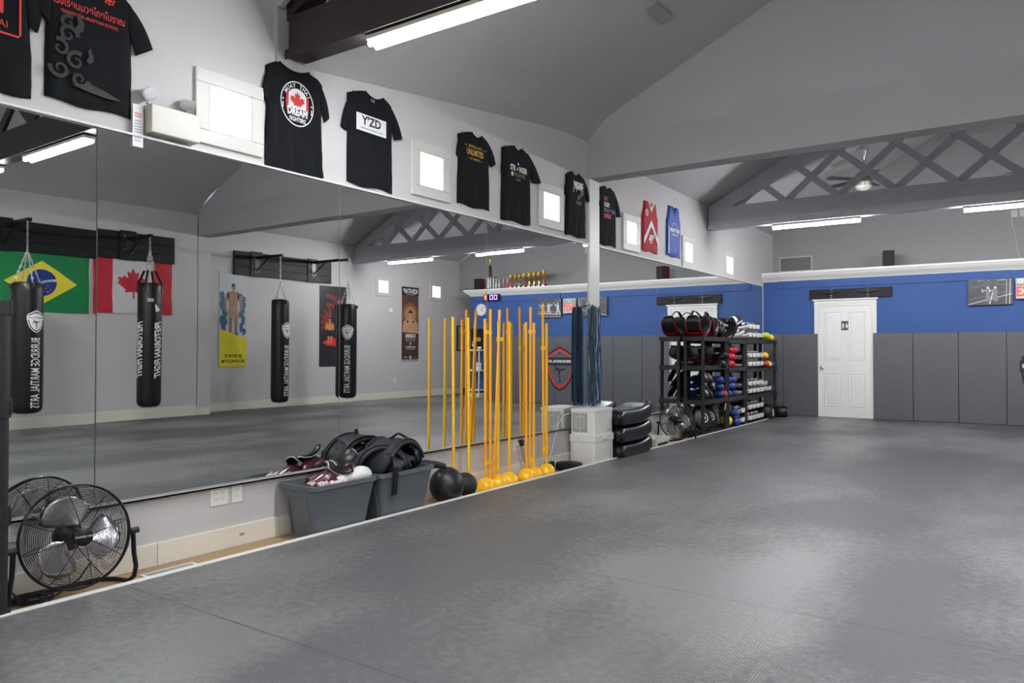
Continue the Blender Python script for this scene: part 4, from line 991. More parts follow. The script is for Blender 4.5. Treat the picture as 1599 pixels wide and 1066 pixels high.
def strike_pad(main, face, label, loc, rot, group, s=1.0, curve=.04):
    """Thai style forearm pad: length along X, width Y, thickness Z; straps on top"""
    t = thing('strike_pad', label, 'pad', loc, 0, group); t.rotation_euler = rot
    L_, W_, H_ = .34 * s, .182 * s, .10 * s
    def slab(mb, z0, z1, ins=0):
        rs = []
        for i in range(9):
            f = i / 8; x = -L_ / 2 + ins + (L_ - 2 * ins) * f; dz = curve * (2 * f - 1) ** 2
            rs.append([(x, a, b + dz) for a, b in ((-W_ / 2 + .035, z0), (W_ / 2 - .035, z0), (W_ / 2 - .008, z0 + (z1 - z0) * .28), (W_ / 2, z1 - (z1 - z0) * .3), (W_ / 2 - .012, z1), (-W_ / 2 + .012, z1), (-W_ / 2, z1 - (z1 - z0) * .3), (-W_ / 2 + .008, z0 + (z1 - z0) * .28))])
        mb.rings(rs)
    mb = MB(); slab(mb, 0, H_ * .70); mb.build('body', main, t, smooth=True)
    mb = MB(); slab(mb, H_ * .71, H_ * .86, .004); mb.build('backing', face, t, smooth=True)
    for x in (-.08 * s, .07 * s):
        mb = MB(); w_ = .022 * s; rs = []
        for i in range(9):
            a = PI * i / 8; rs.append([(x + dx, -W_ * .42 * math.cos(a), H_ * .86 + (.05 * s + d) * math.sin(a)) for dx, d in ((-w_, 0), (w_, 0), (w_, .006), (-w_, .006))])
        mb.rings(rs); mb.build('strap', main if x > 0 else face, t)
    return t
def focus_mitt(label, loc, rot, group, dot=None):
    t = thing('focus_mitt', label, 'mitt', loc, 0, group); t.rotation_euler = rot
    mb = MB(); mb.lathe([(.02, -.03), (.085, -.028), (.11, -.012), (.115, .005), (.10, .022), (.05, .03), (.004, .03)], 24); mb.v = [(x, y * .8, z) for x, y, z in mb.v]; mb.build('pad', m_vinyl, t, smooth=True)
    mb = MB(); mb.lathe([(.055, .0285), (.05, .0335), (.03, .0335), (.002, .034)], 20); mb.v = [(x, y * .72, z) for x, y, z in mb.v]; mb.build('oval_patch', dot or mat('pink_white', (.62, .5, .5), .4), t, smooth=True)
    mb = MB(); mb.T = Matrix.Translation((0, 0, .0345)) @ Matrix.Rotation(-PI / 2, 4, 'X'); mb.text('A', .05, 0, 0, 0, bold=.04); mb.v = [(x, y, z) for x, y, z in mb.v]; mb.build('mark', m_print_r, t)
    mb = MB(); mb.tube([(-.08, 0, -.03), (-.05, 0, -.07), (.05, 0, -.07), (.08, 0, -.03)], .018, 8, flat=.4); mb.build('hand_sleeve', m_vinyl, t, smooth=True); return t
def arc_pad(label, loc, rot, group, R_=.26, span=R(200), hgt=.30, th=.05, accent=None, name='belly_protector', body=None):
    """curved body protector: arc in XZ-plane extruded along Y"""
    t = thing(name, label, 'body protector', loc, 0, group); t.rotation_euler = rot
    body = body or m_vinyl
    mb = MB(); rs = []; n = 22
    for i in range(n + 1):
        f = i / n; a = -PI / 2 - span / 2 + span * f; end = math.sin(PI * min(1, max(.0, min(f, 1 - f)) * 5) / 2); hh = hgt / 2 * (.55 + .45 * end); tt = th / 2 * (.4 + .6 * end)
        c, s_ = math.cos(a), math.sin(a)
        rs.append([((R_ + dr) * c, yy, (R_ + dr) * s_) for dr, yy in ((-tt, -hh * .85), (-tt, hh * .85), (0, hh), (tt, hh * .85), (tt, -hh * .85), (0, -hh))])
    mb.rings(rs); mb.build('shell', body, t, sub=1, smooth=True)
    for yy in (-.8, .8):
        mb = MB(); pts = []
        for i in range(2, n - 1):
            f = i / n; a = -PI / 2 - span / 2 + span * f; pts.append(((R_ + th * .42) * math.cos(a), yy * hgt / 2, (R_ + th * .42) * math.sin(a)))
        mb.tube(pts, .008, 6); mb.build('piping', accent or body, t, smooth=True)
    if accent:
        mb = MB(); rs = []
        for i in range(9):
            a = -PI / 2 - .6 + 1.2 * i / 8; rs.append([((R_ + th / 2 + d) * math.cos(a), yy, (R_ + th / 2 + d) * math.sin(a)) for d, yy in ((-.004, -hgt * .28), (-.004, hgt * .28), (.006, hgt * .28), (.006, -hgt * .28))])
        mb.rings(rs); mb.build('front_panel', accent, t)
    mb = MB(); a = -PI / 2 - span / 2 + .1; b = -PI / 2 + span / 2 - .1
    mb.tube([((R_ * .98) * math.cos(a), .03, R_ * math.sin(a)), (-R_ * .3, .05, R_ * .55), (R_ * .3, .05, R_ * .5), (R_ * .98 * math.cos(b), .03, R_ * math.sin(b))], .02, 8, flat=.25); mb.build('strap', m_vinyl, t, smooth=True)
    return t
FRONT = 'seen from the front'
G1 = 'white and black striking pads in the rack'
order = ['first', 'second', 'third', 'fourth', 'fifth', 'sixth', 'seventh']
# far corner unit: rows of white pads (x inward, ends facing the mat)
zt = {'top': 1.387, 'upper': .907, 'lower': .462, 'floor': .017}
def pad_row(proto, ys, z, lab, tilt=0, xr=.205):
    out = []
    for i, y in enumerate(ys):
        lb = 'white black strike pad, %s from left, %s' % (order[i], lab)
        if proto is None: proto = strike_pad(m_wvinyl, m_print_k, lb, (xr, y, z), (tilt, 0, 0), G1); o_ = proto
        else: o_ = dup(proto, (xr, y, z), (tilt, 0, 0), lb, G1)
        out.append(o_)
    return proto
pr = None
for z, lab in ((.463, 'lower layer, third shelf, far unit'), (.585, 'upper layer, third shelf, far unit'), (.908, 'lower layer, second shelf, far unit'), (1.05, 'upper layer, second shelf, far unit'),
               (1.388, 'lower layer on top of far unit'), (1.525, 'upper layer on top of far unit'), (.02, 'lower layer at foot of far unit'), (.20, 'upper layer at foot of far unit')):
    pr = pad_row(pr, [12.42 + .215 * i for i in range(4 if z != 1.525 else 3)], z, lab, tilt=random.uniform(-.05, .05))
dup(pr, (.20, 12.10, 1.40), (0, -.15, .5), 'white and black strike pad leaning on top of the middle unit', G1); dup(pr, (.19, 11.93, 1.60), (.5, -.2, .9), 'white and black strike pad lying highest on the middle unit pile', G1)
for i, (y, z) in enumerate(((13.38, .463), (13.38, .56), (13.62, .463))): dup(pr, (.19, y, z), (0, 0, .15), 'white strike pad at the far end of the third shelf, %s' % ['lowest', 'stacked on top', 'outermost'][i], G1)
for i, (y, z) in enumerate(((12.02, .02), (12.02, .17))): dup(pr, (.21, y, z), (0, 0, .0), 'black and white strike pad at the foot of the middle unit, %s' % ['lower one', 'upper one'][i], G1)
# gloves on the far end
cols = [(m_yellow, 1.48, 13.75, 'yellow'), (mat('lime_vinyl', (.45, .6, .05), .4), 1.45, 13.5, 'lime green')]
glove(mat('lime_vinyl', (.4, .55, .05), .4), m_print_k, 'lime green and black boxing glove on top of the far unit', (.25, 13.42, 1.47), (0, 0, .2))
glove(m_yellow, m_print_k, 'yellow boxing glove on top of the far unit at its far end', (.25, 13.72, 1.44), (.2, 0, -.3))
glove(m_yellow, m_orange, 'orange yellow glove high on the second shelf at the far end', (.24, 13.38, 1.12), (0, 0, .0))
glove(m_red, m_print_k, 'red glove on the second shelf at the far end', (.24, 13.40, .965), (0, 0, .2))
glove(m_yellow, m_print_k, 'yellow and black glove on the second shelf at the far end', (.23, 13.62, .965), (0, 0, .0))
glove(m_navy, m_yellow, 'blue glove beside the yellow one on the second shelf', (.22, 13.86, .965), (0, 0, -.2))
# middle unit: red and blue gloves in rows
pg = None
for row, z in enumerate((.995, 1.105, 1.21)):
    for i in range(2):
        lb = 'red boxing glove, middle unit second shelf, %s row, %s' % (['bottom', 'middle', 'top'][row], ['near side', 'far side'][i])
        if pg is None: pg = glove(m_red, m_print_k, lb, (.20, 11.55 + .19 * i, z), (0, 0, random.uniform(-.3, .3)))
        else: dup(pg, (.20, 11.55 + .19 * i + .03 * row, z), (random.uniform(-.3, .3), 0, random.uniform(-.4, .4)), lb)
pb = None
for row, z in enumerate((.535, .645, .75)):
    for i in range(2):
        lb = 'blue boxing glove, middle unit third shelf, %s row, %s' % (['bottom', 'middle', 'top'][row], ['near side', 'far side'][i])
        if pb is None: pb = glove(m_navy, m_navy, lb, (.20, 11.55 + .2 * i, z), (0, 0, 0))
        else: dup(pb, (.20, 11.55 + .2 * i + .02 * row, z), (random.uniform(-.3, .3), 0, random.uniform(-.4, .4)), lb)
for i, z in enumerate((.545, .655, .76)):
    dup(pb, (.22, 11.13 - .02 * i, z), (0, 0, .1 * i), 'blue boxing glove on the third shelf of the nearest unit, %s one' % ['lowest', 'middle', 'uppermost'][i])
glove(m_red, m_print_k, 'red boxing glove with a white mark at the end of the third shelf, nearest unit', (.25, 11.22, .53), (0, 0, -.2)).location.z = .545
mb = MB(); mb.sphere((0, 0, 0), .11, seg=24)
def ball(loc, r_, m, label, name='medicine_ball', cat='ball', seam=True):
    t = thing(name, label, cat, loc, random.uniform(0, 3)); mb = MB(); mb.sphere((0, 0, r_), r_, seg=32); mb.build('shell', m, t, smooth=True)
    if seam:
        mb = MB(); 
        for a in range(3): mb.tube([((r_ * 1.001) * math.cos(u) * math.cos(a * PI / 3), (r_ * 1.001) * math.cos(u) * math.sin(a * PI / 3), r_ + r_ * 1.001 * math.sin(u)) for u in [2 * PI * k / 40 for k in range(40)]], .0016, 5, close=True)
        mb.build('seams', m_print_k, t)
    return t
ball((.22, 11.62, .0 + .017 + .2), .095, mat('grey_ball', (.09, .09, .08), .5), 'grey ball at the foot of the middle unit', seam=False).location.z = .20
dup(pb, (.24, 11.75, .22), (.3, 0, .2), 'blue and white glove at the foot of the middle unit'); dup(pb, (.26, 11.82, .10), (0, .2, -.4), 'blue glove lying lower at the foot of the middle unit')
ball((.27, 11.55, .018), .085, mat('bright_yellow_rubber', (.85, .62, .01), .35), 'bright yellow ball at the foot of the middle unit', seam=False)
# nearest unit: body protectors
pa = arc_pad('black curved protector with red trim on top of nearest unit, near end', (.20, 10.52, 1.655), (0, 0, PI / 2), 'black body protectors in the rack', .215, R(210), .26, .06, m_red)
dup(pa, (.20, 10.98, 1.655), (.08, 0, PI / 2 + .2), 'black curved protector with red trim on top of nearest unit, far end')
arc_pad('black body protector standing on top of the middle unit', (.20, 11.62, 1.60), (.3, 0, PI / 2 - .4), 'black body protectors in the rack', .19, R(230), .26, .05, None)
arc_pad('black body protector with red piping folded on the middle unit', (.22, 11.45, 1.52), (.9, 0, PI / 2 + .3), 'black body protectors in the rack', .13, R(200), .22, .045, m_red)
dup(pa, (.19, 10.60, 1.19), (1.25, 0, PI / 2), 'black body protector standing on the second shelf of the nearest unit, near end', scale=(.9, .85, .8))
dup(pa, (.235, 10.92, 1.19), (1.2, 0, PI / 2 + .3), 'black body protector standing on the second shelf of the nearest unit, middle', scale=(.9, .85, .8))
glove(m_vinyl, m_red, 'black glove with red cuff on the second shelf of the nearest unit', (.24, 11.16, 1.06), (0, -.5, .3), 1.25)
glove(m_vinyl, m_vinyl, 'black glove lying on the second shelf of the nearest unit', (.24, 11.08, .98 + .05), (0, 0, .2), 1.2).location.z = .995
pm = None
for i, (y, z, a) in enumerate(((10.60, .60, .9), (10.62, .72, 1.0), (10.58, .83, .85), (10.86, .58, .9), (10.88, .70, 1.0), (10.84, .81, .9))):
    lb = 'black focus mitt with a pale oval patch, %s stack, %s' % (['left', 'right'][i // 3], ['lowest', 'middle', 'uppermost'][i % 3])
    if pm is None: pm = focus_mitt(lb, (.26, y, z), (0, R(62), 0), 'black focus mitts on the third shelf')
    else: dup(pm, (.26 - .03 * (i % 2), y, z), (.1 * (i % 3), R(62 - 8 * (i % 2)), .1), lb)
def round_shield(label, loc, rot, s=1.0):
    t = thing('round_shield', label, 'pad', loc, 0, 'round black shields under the rack'); t.rotation_euler = rot
    mb = MB(); mb.lathe([(.02 * s, -.07), (.15 * s, -.065), (.185 * s, -.03), (.19 * s, .02), (.17 * s, .055), (.10 * s, .07), (.004, .072)], 32); mb.build('body', m_vinyl, t, smooth=True)
    mb = MB(); mb.T = Matrix.Translation((0, 0, .0745)) @ Matrix.Rotation(-PI / 2, 4, 'X'); mb.ring2d(0, 0, .055 * s, .072 * s, 0, 32); mb.ring2d(0, 0, 0, .028 * s, 0, 20); mb.build('target_rings', m_print_w, t)
    mb = MB(); mb.tube([((.189 * s) * math.cos(2 * PI * k / 36), .189 * s * math.sin(2 * PI * k / 36), -.0) for k in range(36)], .005, 6, close=True); mb.build('piping', m_print_w, t)
    return t
round_shield('round black shield with white target rings at the foot of the nearest unit', (.20, 10.62, .20), (0, R(72), R(-25)))
round_shield('round black shield with white rings leaning behind the first at the rack foot', (.17, 10.98, .19), (0, R(68), R(-20)), .92)
# bags at the far corner
def round_bag(label, loc, rz, s=1.0):
    t = thing('gear_bag', label, 'bag', loc, rz, 'black round bags in the far corner'); 
    mb = MB(); mb.T = Matrix.Translation((0, 0, .16 * s)) @ Matrix.Rotation(PI / 2, 4, 'Y'); mb.lathe([(.02 * s, -.2 * s), (.12 * s, -.19 * s), (.155 * s, -.15 * s), (.16 * s, 0), (.155 * s, .15 * s), (.12 * s, .19 * s), (.02 * s, .2 * s)], 24); mb.build('body', m_vinyl, t, smooth=True)
    mb = MB(); mb.T = Matrix.Translation((.2 * s + .003, 0, .16 * s)) @ Matrix.Rotation(PI / 2, 4, 'Z'); mb.text('S', .17 * s, 0, 0, 0, bold=.04, rot=.3); mb.build('mark', m_print_w, t)
    mb = MB(); mb.tube([(-.1 * s, -.05, .31 * s), (-.05 * s, -.06, .38 * s), (.05 * s, -.06, .38 * s), (.1 * s, -.05, .31 * s)], .012, 8, flat=.4); mb.build('handle', m_vinyl, t, smooth=True)
round_bag('black round gear bag with a white S mark at the foot of the far unit', (.24, 13.55, -.05), -.1, .95)
round_bag('black round gear bag on the mat in the corner, right of the other', (.455, 13.93, 0.001), .1, .62)
# yellow tag
mb = MB(); mb.box(-.012, .012, -.002, .002, -.05, .05, 0); mb.box(-.012, .012, -.003, .003, .03, .06, 1)
o = mb.build('hang_tag', [m_ivory, m_yellow], loc=(.34, 11.27, .34)); o.rotation_euler = (0, .3, 1.2); tag(o, 'pale hang tag with yellow top below the third shelf', 'tag')

# ================================================================ BINS
def bin_(loc, label, seed=0):
    """local x 0..0.38 (depth), y 0..0.62"""
    t = thing('storage_bin', label, 'bin', loc, 0, 'grey storage bins')
    D_, L_, H_ = .345, .575, .36
    def rr(k, z, r_=.05, g=0): 
        tx = .045 * (1 - k) ; ty = .055 * (1 - k)
        return MB().rrect(tx - g, D_ - tx + g, ty - g, L_ - ty + g, z, r_, 6)
    rs = [rr(0, 0), rr(.02, .01), rr(.5, H_ * .5), rr(.97, H_ - .035), rr(1, H_ - .03, .05, .012), rr(1, H_, .05, .012), rr(1, H_, .045, -.004), rr(.95, H_ - .04, .045, -.006), rr(.5, H_ * .5, .045, -.008), rr(.05, .012, .045, -.008)]
    mb = MB(); mb.rings(rs); mb.build('tub', m_bin, t, smooth=True, angle=45)
    # handle recess at the near end and ribs
    for q, y in ((0, .0), (1, L_)):
        mb = MB(); ys = -.006 if q == 0 else .006
        P = lambda z: (.055 * (1 - z / H_))
        for a, b in ((.075, .09), (.255, .27)):
            mb.add([(a, (P(.04) if q == 0 else L_ - P(.04)) + ys, .02), (b, (P(.04) if q == 0 else L_ - P(.04)) + ys, .02), (b, (P(.27) if q == 0 else L_ - P(.27)) + ys, .27), (a, (P(.27) if q == 0 else L_ - P(.27)) + ys, .27), (a, (P(.04) if q == 0 else L_ - P(.04)) - ys, .02), (b, (P(.04) if q == 0 else L_ - P(.04)) - ys, .02), (b, (P(.27) if q == 0 else L_ - P(.27)) - ys, .27), (a, (P(.27) if q == 0 else L_ - P(.27)) - ys, .27)], [(0, 1, 2, 3), (4, 7, 6, 5), (0, 4, 5, 1), (1, 5, 6, 2), (2, 6, 7, 3), (3, 7, 4, 0)])
        z = .27; yy = (P(z) if q == 0 else L_ - P(z)); mb.box(.075, .27, yy - .007, yy + .007, z - .008, z + .006)
        mb.build('handle', m_bin, t, bevel=.002)
    return t
B1 = (.022, 3.265, -.05); B2 = (.022, 3.885, -.05)
bin_(B1, 'grey storage bin full of maroon and white gear, nearest the camera')
bin_(B2, 'grey storage bin heaped with black body protectors, beside the black ball')
GB = 'sparring gear in the near grey bin'
glove(m_maroon, m_maroon, 'maroon leather glove at the near side of the grey bin', (.20, 3.45, .29), (0, -.30, 1.5), 1.1, GB)
glove(m_maroon, m_maroon, 'maroon leather glove sloping at the back of the near bin', (.14, 3.62, .33), (.3, -.35, 1.1), 1.15, GB)
glove(m_wvinyl, m_wvinyl, 'rounded white glove at the far corner of the near bin', (.255, 3.70, .31), (0, -.10, 1.5), 1.05, GB)
glove(m_wvinyl, m_print_k, 'white glove with black cuff in the middle of the near bin', (.20, 3.60, .25), (.4, .1, 1.6), 1.0, GB)
def fringe(loc, label, col_, n=14, seed=2):
    r_ = random.Random(seed); mb = MB()
    for k in range(n):
        c = Vector((r_.uniform(-.07, .07), r_.uniform(-.10, .10), 0)); pts = [(c.x + .02 * math.cos(a), c.y + .016 * math.sin(a), .012 + .012 * math.sin(a * 2 + k)) for a in [2 * PI * i / 10 for i in range(10)]]
        mb.tube(pts, .009, 6, close=True)
    o = mb.build('rope_headband', col_, loc=loc, smooth=True); tag(o, label, 'headband'); return o
fringe((.27, 3.47, .285), 'coiled white and red rope headband at the front of the near bin', mat('white_red_rope', (.68, .55, .55), .6, noise=(60, .5)))
def shin_guard(label, loc, rot):
    t = thing('shin_guard', label, 'shin guard', loc, 0, GB); t.rotation_euler = rot; t.scale = (.62, .66, .6)
    vs = []; n, m_ = 10, 8
    for i in range(n + 1):
        f = i / n; x = -.15 + .30 * f; r_ = .065 + .02 * math.sin(f * PI)
        for j in range(m_ + 1):
            a = PI * (.12 + .76 * j / m_); vs.append((x, r_ * math.cos(a), r_ * .8 * math.sin(a) + .06 * (f - .5) ** 2 * 4))
    k = m_ + 1; mb = MB(); mb.add(vs, [(i * k + j, (i + 1) * k + j, (i + 1) * k + j + 1, i * k + j + 1) for i in range(n) for j in range(m_)]); o = mb.build('shell', m_vinyl, t, smooth=True); so = o.modifiers.new('s', 'SOLIDIFY'); so.thickness = .016
    lp = [vs[i * k] for i in range(n + 1)] + [vs[n * k + j] for j in range(1, m_ + 1)] + [vs[i * k + m_] for i in range(n - 1, -1, -1)] + [vs[j] for j in range(m_ - 1, 0, -1)]
    mb = MB(); mb.tube(lp, .0065, 6, close=True); mb.build('white_piping', mat('cream_piping', (.75, .72, .62), .5), t, smooth=True)
    return t
shin_guard('black shin guard with cream piping on top of the near bin', (.17, 3.70, .40), (.5, -.35, 1.5))
shin_guard('black shin guard with cream piping in the middle of the near bin', (.22, 3.60, .345), (.3, .25, 1.2))
GP = 'black body protectors in the second bin'
m_cloth = mat('black_nylon', (.011, .012, .016), .6, bump=(25, .4))
q1 = arc_pad('black body protector arching highest over the second bin', (.20, 4.17, .27), (PI, 0, PI / 2 + .15), GP, .24, R(170), .30, .055, None, body=m_cloth)
q2 = arc_pad('black padded vest leaning at the near side of the second bin', (.21, 4.02, .27), (PI - .25, .1, PI / 2 - .5), GP, .19, R(180), .26, .06, None, body=m_cloth)
q3 = arc_pad('black chest guard bulging over the front of the second bin', (.22, 4.16, .27), (PI + .35, 0, PI / 2 + .3), GP, .15, R(190), .22, .05, None, body=m_cloth)
def strapobj(pts, wd, label, mat_=m_vinyl, name='strap', axis='y', th=.006):
    """flat webbing ribbon"""
    mb = MB(); rs = []; pts = [Vector(p) for p in pts]
    for i, p in enumerate(pts):
        t_ = (pts[min(i + 1, len(pts) - 1)] - pts[max(0, i - 1)]).normalized(); sd = Vector((0, 1, 0)) if axis == 'y' else Vector((1, 0, 0)); nn = t_.cross(sd).normalized()
        rs.append([tuple(p + sd * a + nn * b) for a, b in ((-wd / 2, -th / 2), (wd / 2, -th / 2), (wd / 2, th / 2), (-wd / 2, th / 2))])
    mb.rings(rs); o = mb.build(name, mat_, smooth=True, angle=60); tag(o, label, 'strap', 'black straps hanging out of the second bin'); return o
strapobj([(.28, 4.02, .45), (.34, 4.01, .44), (.392, 4.0, .40), (.400, 4.0, .33), (.396, 3.995, .25), (.388, 3.99, .15)], .05, 'long black strap hanging down the front of the second grey bin')
strapobj([(.20, 4.22, .48), (.27, 4.26, .48), (.32, 4.30, .43), (.33, 4.32, .36), (.31, 4.33, .33)], .04, 'short black strap with buckle at the far end of the second bin')
strapobj([(.20, 4.14, .53), (.24, 4.19, .57), (.29, 4.24, .53), (.30, 4.27, .46)], .035, 'black webbing loop rising over the heap in the second bin')
mb = MB(); mb.tube([(.2, 4.43, .26), (.22, 4.5, .30), (.25, 4.62, .28), (.27, 4.70, .26)], [.03, .035, .03, .022], 10); o = mb.build('padded_arm_strap', m_cloth, smooth=True); tag(o, 'padded black strap reaching from the second bin over the big ball', 'strap')

ball((.235, 4.77, -.05), .145, m_vinyl2 if 0 else mat('black_rubber', (.011, .012, .014), .4, bump=(5, .15)), 'large black leather medicine ball right of the second grey bin')
ball((.22, 5.03, -.05), .105, mat('matt_black_rubber', (.013, .013, .015), .6), 'smaller matt black medicine ball beside the yellow domes', seam=False)

# ================================================================ YELLOW POLES
m_dome = m_yellow
def pole_base(y, ztop, label, k):
    t = thing('agility_pole', label, 'pole', (.155, y, -.05), 0, 'yellow agility poles on dome bases')
    mb = MB(); mb.lathe([(.088, 0), (.092, .01), (.090, .035), (.078, .066), (.055, .092), (.03, .106), (.014, .11)], 32); mb.build('dome_base', m_yellow, t, smooth=True)
    mb = MB(); lean = random.uniform(-.012, .012); mb.cyl((0, 0, .10), (lean * .5, lean, ztop + .05), .0125, seg=14); mb.build('rod', m_yellow if k % 3 else m_orange, t, smooth=True); return t
tops = [1.48, 1.48, 1.48, 1.46, 1.47, 1.47, 1.47, 1.47]
ys = [4.96, 5.17, 5.41, 5.60, 5.78, 6.07, 6.20, 6.44]
lbl = ['behind the big black ball', 'behind the small black ball', 'first with its dome fully visible', 'second visible dome', 'third visible dome', 'fourth visible dome', 'fifth visible dome, partly behind the fourth', 'last one, nearest the white air cooler']
for k in range(8): pole_base(ys[k], tops[k], 'yellow pole on dome, ' + lbl[k], k + 1)
def hang_pole(y, z0, z1, y1, label, zc, dy):
    t = thing('clipped_pole', label, 'pole', (.155, y, 0), 0, 'yellow poles clipped to the standing ones')
    mb = MB(); mb.cyl((0.0, 0, z0), (0.004, y1 - y, z1), .0125, seg=14); mb.build('rod', m_orange, t, smooth=True)
    for z in zc:
        f = (z - z0) / (z1 - z0); yy = (y1 - y) * f
        mb = MB(); mb.cyl((0, yy, z - .018), (0, yy, z + .018), .018, seg=12); mb.cyl((0, yy + dy, z - .018), (0, yy + dy, z + .018), .018, seg=12); mb.box(-.006, .006, min(yy, yy + dy), max(yy, yy + dy), z - .012, z + .012); mb.build('clip', m_yellow, t, smooth=True)
hang_pole(5.48, .03, 1.57, 5.475, 'yellow pole clipped right of the first full dome pole', (.19, 1.36), -.065)
hang_pole(5.535, .04, 1.57, 5.62, 'leaning yellow pole clipped to the second dome pole', (.12, 1.30), .055)
hang_pole(6.13, .07, 1.62, 6.14, 'yellow pole clipped between the fourth and fifth domes', (.13, 1.38), .06)
hang_pole(6.385, .14, 1.64, 6.36, 'yellow pole clipped left of the last dome pole', (.21, 1.22), .055)

# robot vacuum, dock, white cable
t = thing('robot_vacuum', 'flat round black robot vacuum on the wood strip beside the air cooler', 'robot vacuum', (.205, 6.80, -.05))
mb = MB(); mb.lathe([(.10, .006), (.135, .008), (.14, .02), (.14, .07), (.13, .078), (.002, .079)], 36); mb.build('body', m_black, t, smooth=True)
mb = MB(); mb.lathe([(.04, .0795), (.038, .086), (.002, .087)], 20); mb.build('top_dial', m_blackm, t, smooth=True)
t = thing('charging_dock', 'small black dock standing by the wall left of the robot vacuum', 'dock', (.045, 6.66, -.05)); mb = MB(); mb.box(-.025, .03, -.07, .07, 0, .09); mb.build('body', m_print_k, t, bevel=.01)
mb = MB(); mb.tube([(.12, 6.56, -.03), (.06, 6.62, .03), (.035, 6.72, .12), (.03, 6.80, .26), (.03, 6.88, .42), (.04, 6.96, .50), (.07, 7.04, .52)], .005, 6); o = mb.build('white_cable', m_white, smooth=True); tag(o, 'thin white cable looping from the dock up to the air cooler', 'cable')
# air cooler
t = thing('air_cooler', 'white portable air cooler with a grey side grille between the poles and cushions', 'air cooler', (.05, 7.075, -.05))
mb = MB(); rs = [mb.rrect(.012, .298, .012, .428, 0, .03), mb.rrect(.0, .31, .0, .44, .02, .03), mb.rrect(.0, .31, .0, .44, .262, .03)]; mb.rings(rs); mb.build('water_tank', m_white, t, smooth=True)
mb = MB(); rs = [mb.rrect(-.008, .318, -.008, .448, .265, .03), mb.rrect(-.008, .318, -.008, .448, .335, .03), mb.rrect(.006, .304, .006, .434, .34, .03), mb.rrect(.006, .304, .006, .434, .585, .03), mb.rrect(.0, .31, .0, .44, .588, .03), mb.rrect(.0, .31, .0, .44, .612, .03), mb.rrect(.012, .298, .012, .428, .62, .03)]; mb.rings(rs); mb.build('cabinet', m_white, t, smooth=True)
mb = MB(); mb.box(.04, .215, -.0005, .006, .37, .575, 0)
for k in range(16): z = .375 + .0125 * k; mb.box(.045, .21, -.003, -.0005, z, z + .005, 1)
for x0, x1, z0, z1 in ((.08, .08 + .004, .41, .54), (.18, .184, .41, .54), (.08, .184, .41, .414), (.08, .184, .536, .54), (.13, .134, .37, .575)): mb.box(x0, x1, -.005, -.0005, z0, z1, 2)
mb.build('side_grille', [mat('grille_grey', (.30, .29, .27), .6), mat('grille_light', (.5, .49, .46), .5), m_white], t)
mb = MB(); mb.T = Matrix.Translation((.3185, .22, .30)) @ Matrix.Rotation(PI / 2, 4, 'Z'); mb.rings([[(-.05, 0, .02), (.05, 0, .02), (.05, 0, -.02), (-.05, 0, -.02)], [(-.045, -.02, .016), (.045, -.02, .016), (.045, -.02, -.01), (-.045, -.02, -.01)]]); mb.T = Matrix.Translation((.3185, .38, .30)) ; mb.build('tank_handle', m_white, t, bevel=.003)
mb = MB(); mb.T = Matrix.Translation((.3055, .36, .375)) @ Matrix.Rotation(PI / 2, 4, 'Z'); mb.text('AIR COOLER', .022, 0, 0, 0, bold=.01); mb.T = Matrix.Translation((.1, -.0085, .30)); mb.text('—·', .025, .02, .01, 0); mb.box(.01, .02, -.0005, 0, -.015, -.005); mb.T = Matrix.Identity(4); mb.box(.3102, .3108, .36, .365, .04, .17); mb.build('marks', m_print_grey, t)

# cushion stack
def cushion(loc, label, first=None):
    if first: return dup(first, loc, None, label)
    t = thing('kick_shield', label, 'pad', loc, 0, 'stacked black kick shields')
    mb = MB(); rs = []; n = 16; L_, D_ = .86, .40
    for i in range(n + 1):
        f = i / n; y = L_ * f; e = math.sin(PI * min(.5, min(f, 1 - f) * 7)) if min(f, 1 - f) < .0715 else 1
        dz = .07 * max(0, (f - .5) * 2) ** 2 + .012 * max(0, (.4 - f)); hh = .094 * (.55 + .45 * e); dd = D_ / 2 * (.88 + .12 * e); ring = []
        for j in range(20):
            a = 2 * PI * j / 20; c, s_ = math.cos(a), math.sin(a)
            sup = lambda v: math.copysign(abs(v) ** .45, v)
            ring.append((D_ / 2 + dd * sup(c), y, (.096) + dz + hh * sup(s_)))
        rs.append(ring)
    mb.rings(rs); mb.build('cushion', m_vinyl2, t, smooth=True, angle=60)
    for yy in (.30,):
        mb = MB(); mb.tube([(.05, yy, .164), (.15, yy + .03, .185), (.28, yy + .05, .185), (.36, yy + .06, .164)], .018, 8, flat=.35); mb.build('handle_strap', m_vinyl, t, smooth=True)
    return t
c1 = cushion((.0 + .045, 7.555, -.05), 'black vinyl kick shield, lowest of the stack of three behind the air cooler')
cushion((.045, 7.545, .143), 'black vinyl kick shield, middle of the stack of three', c1)
cushion((.045, 7.53, .336), 'glossy black vinyl kick shield on top of the stack of three', c1)
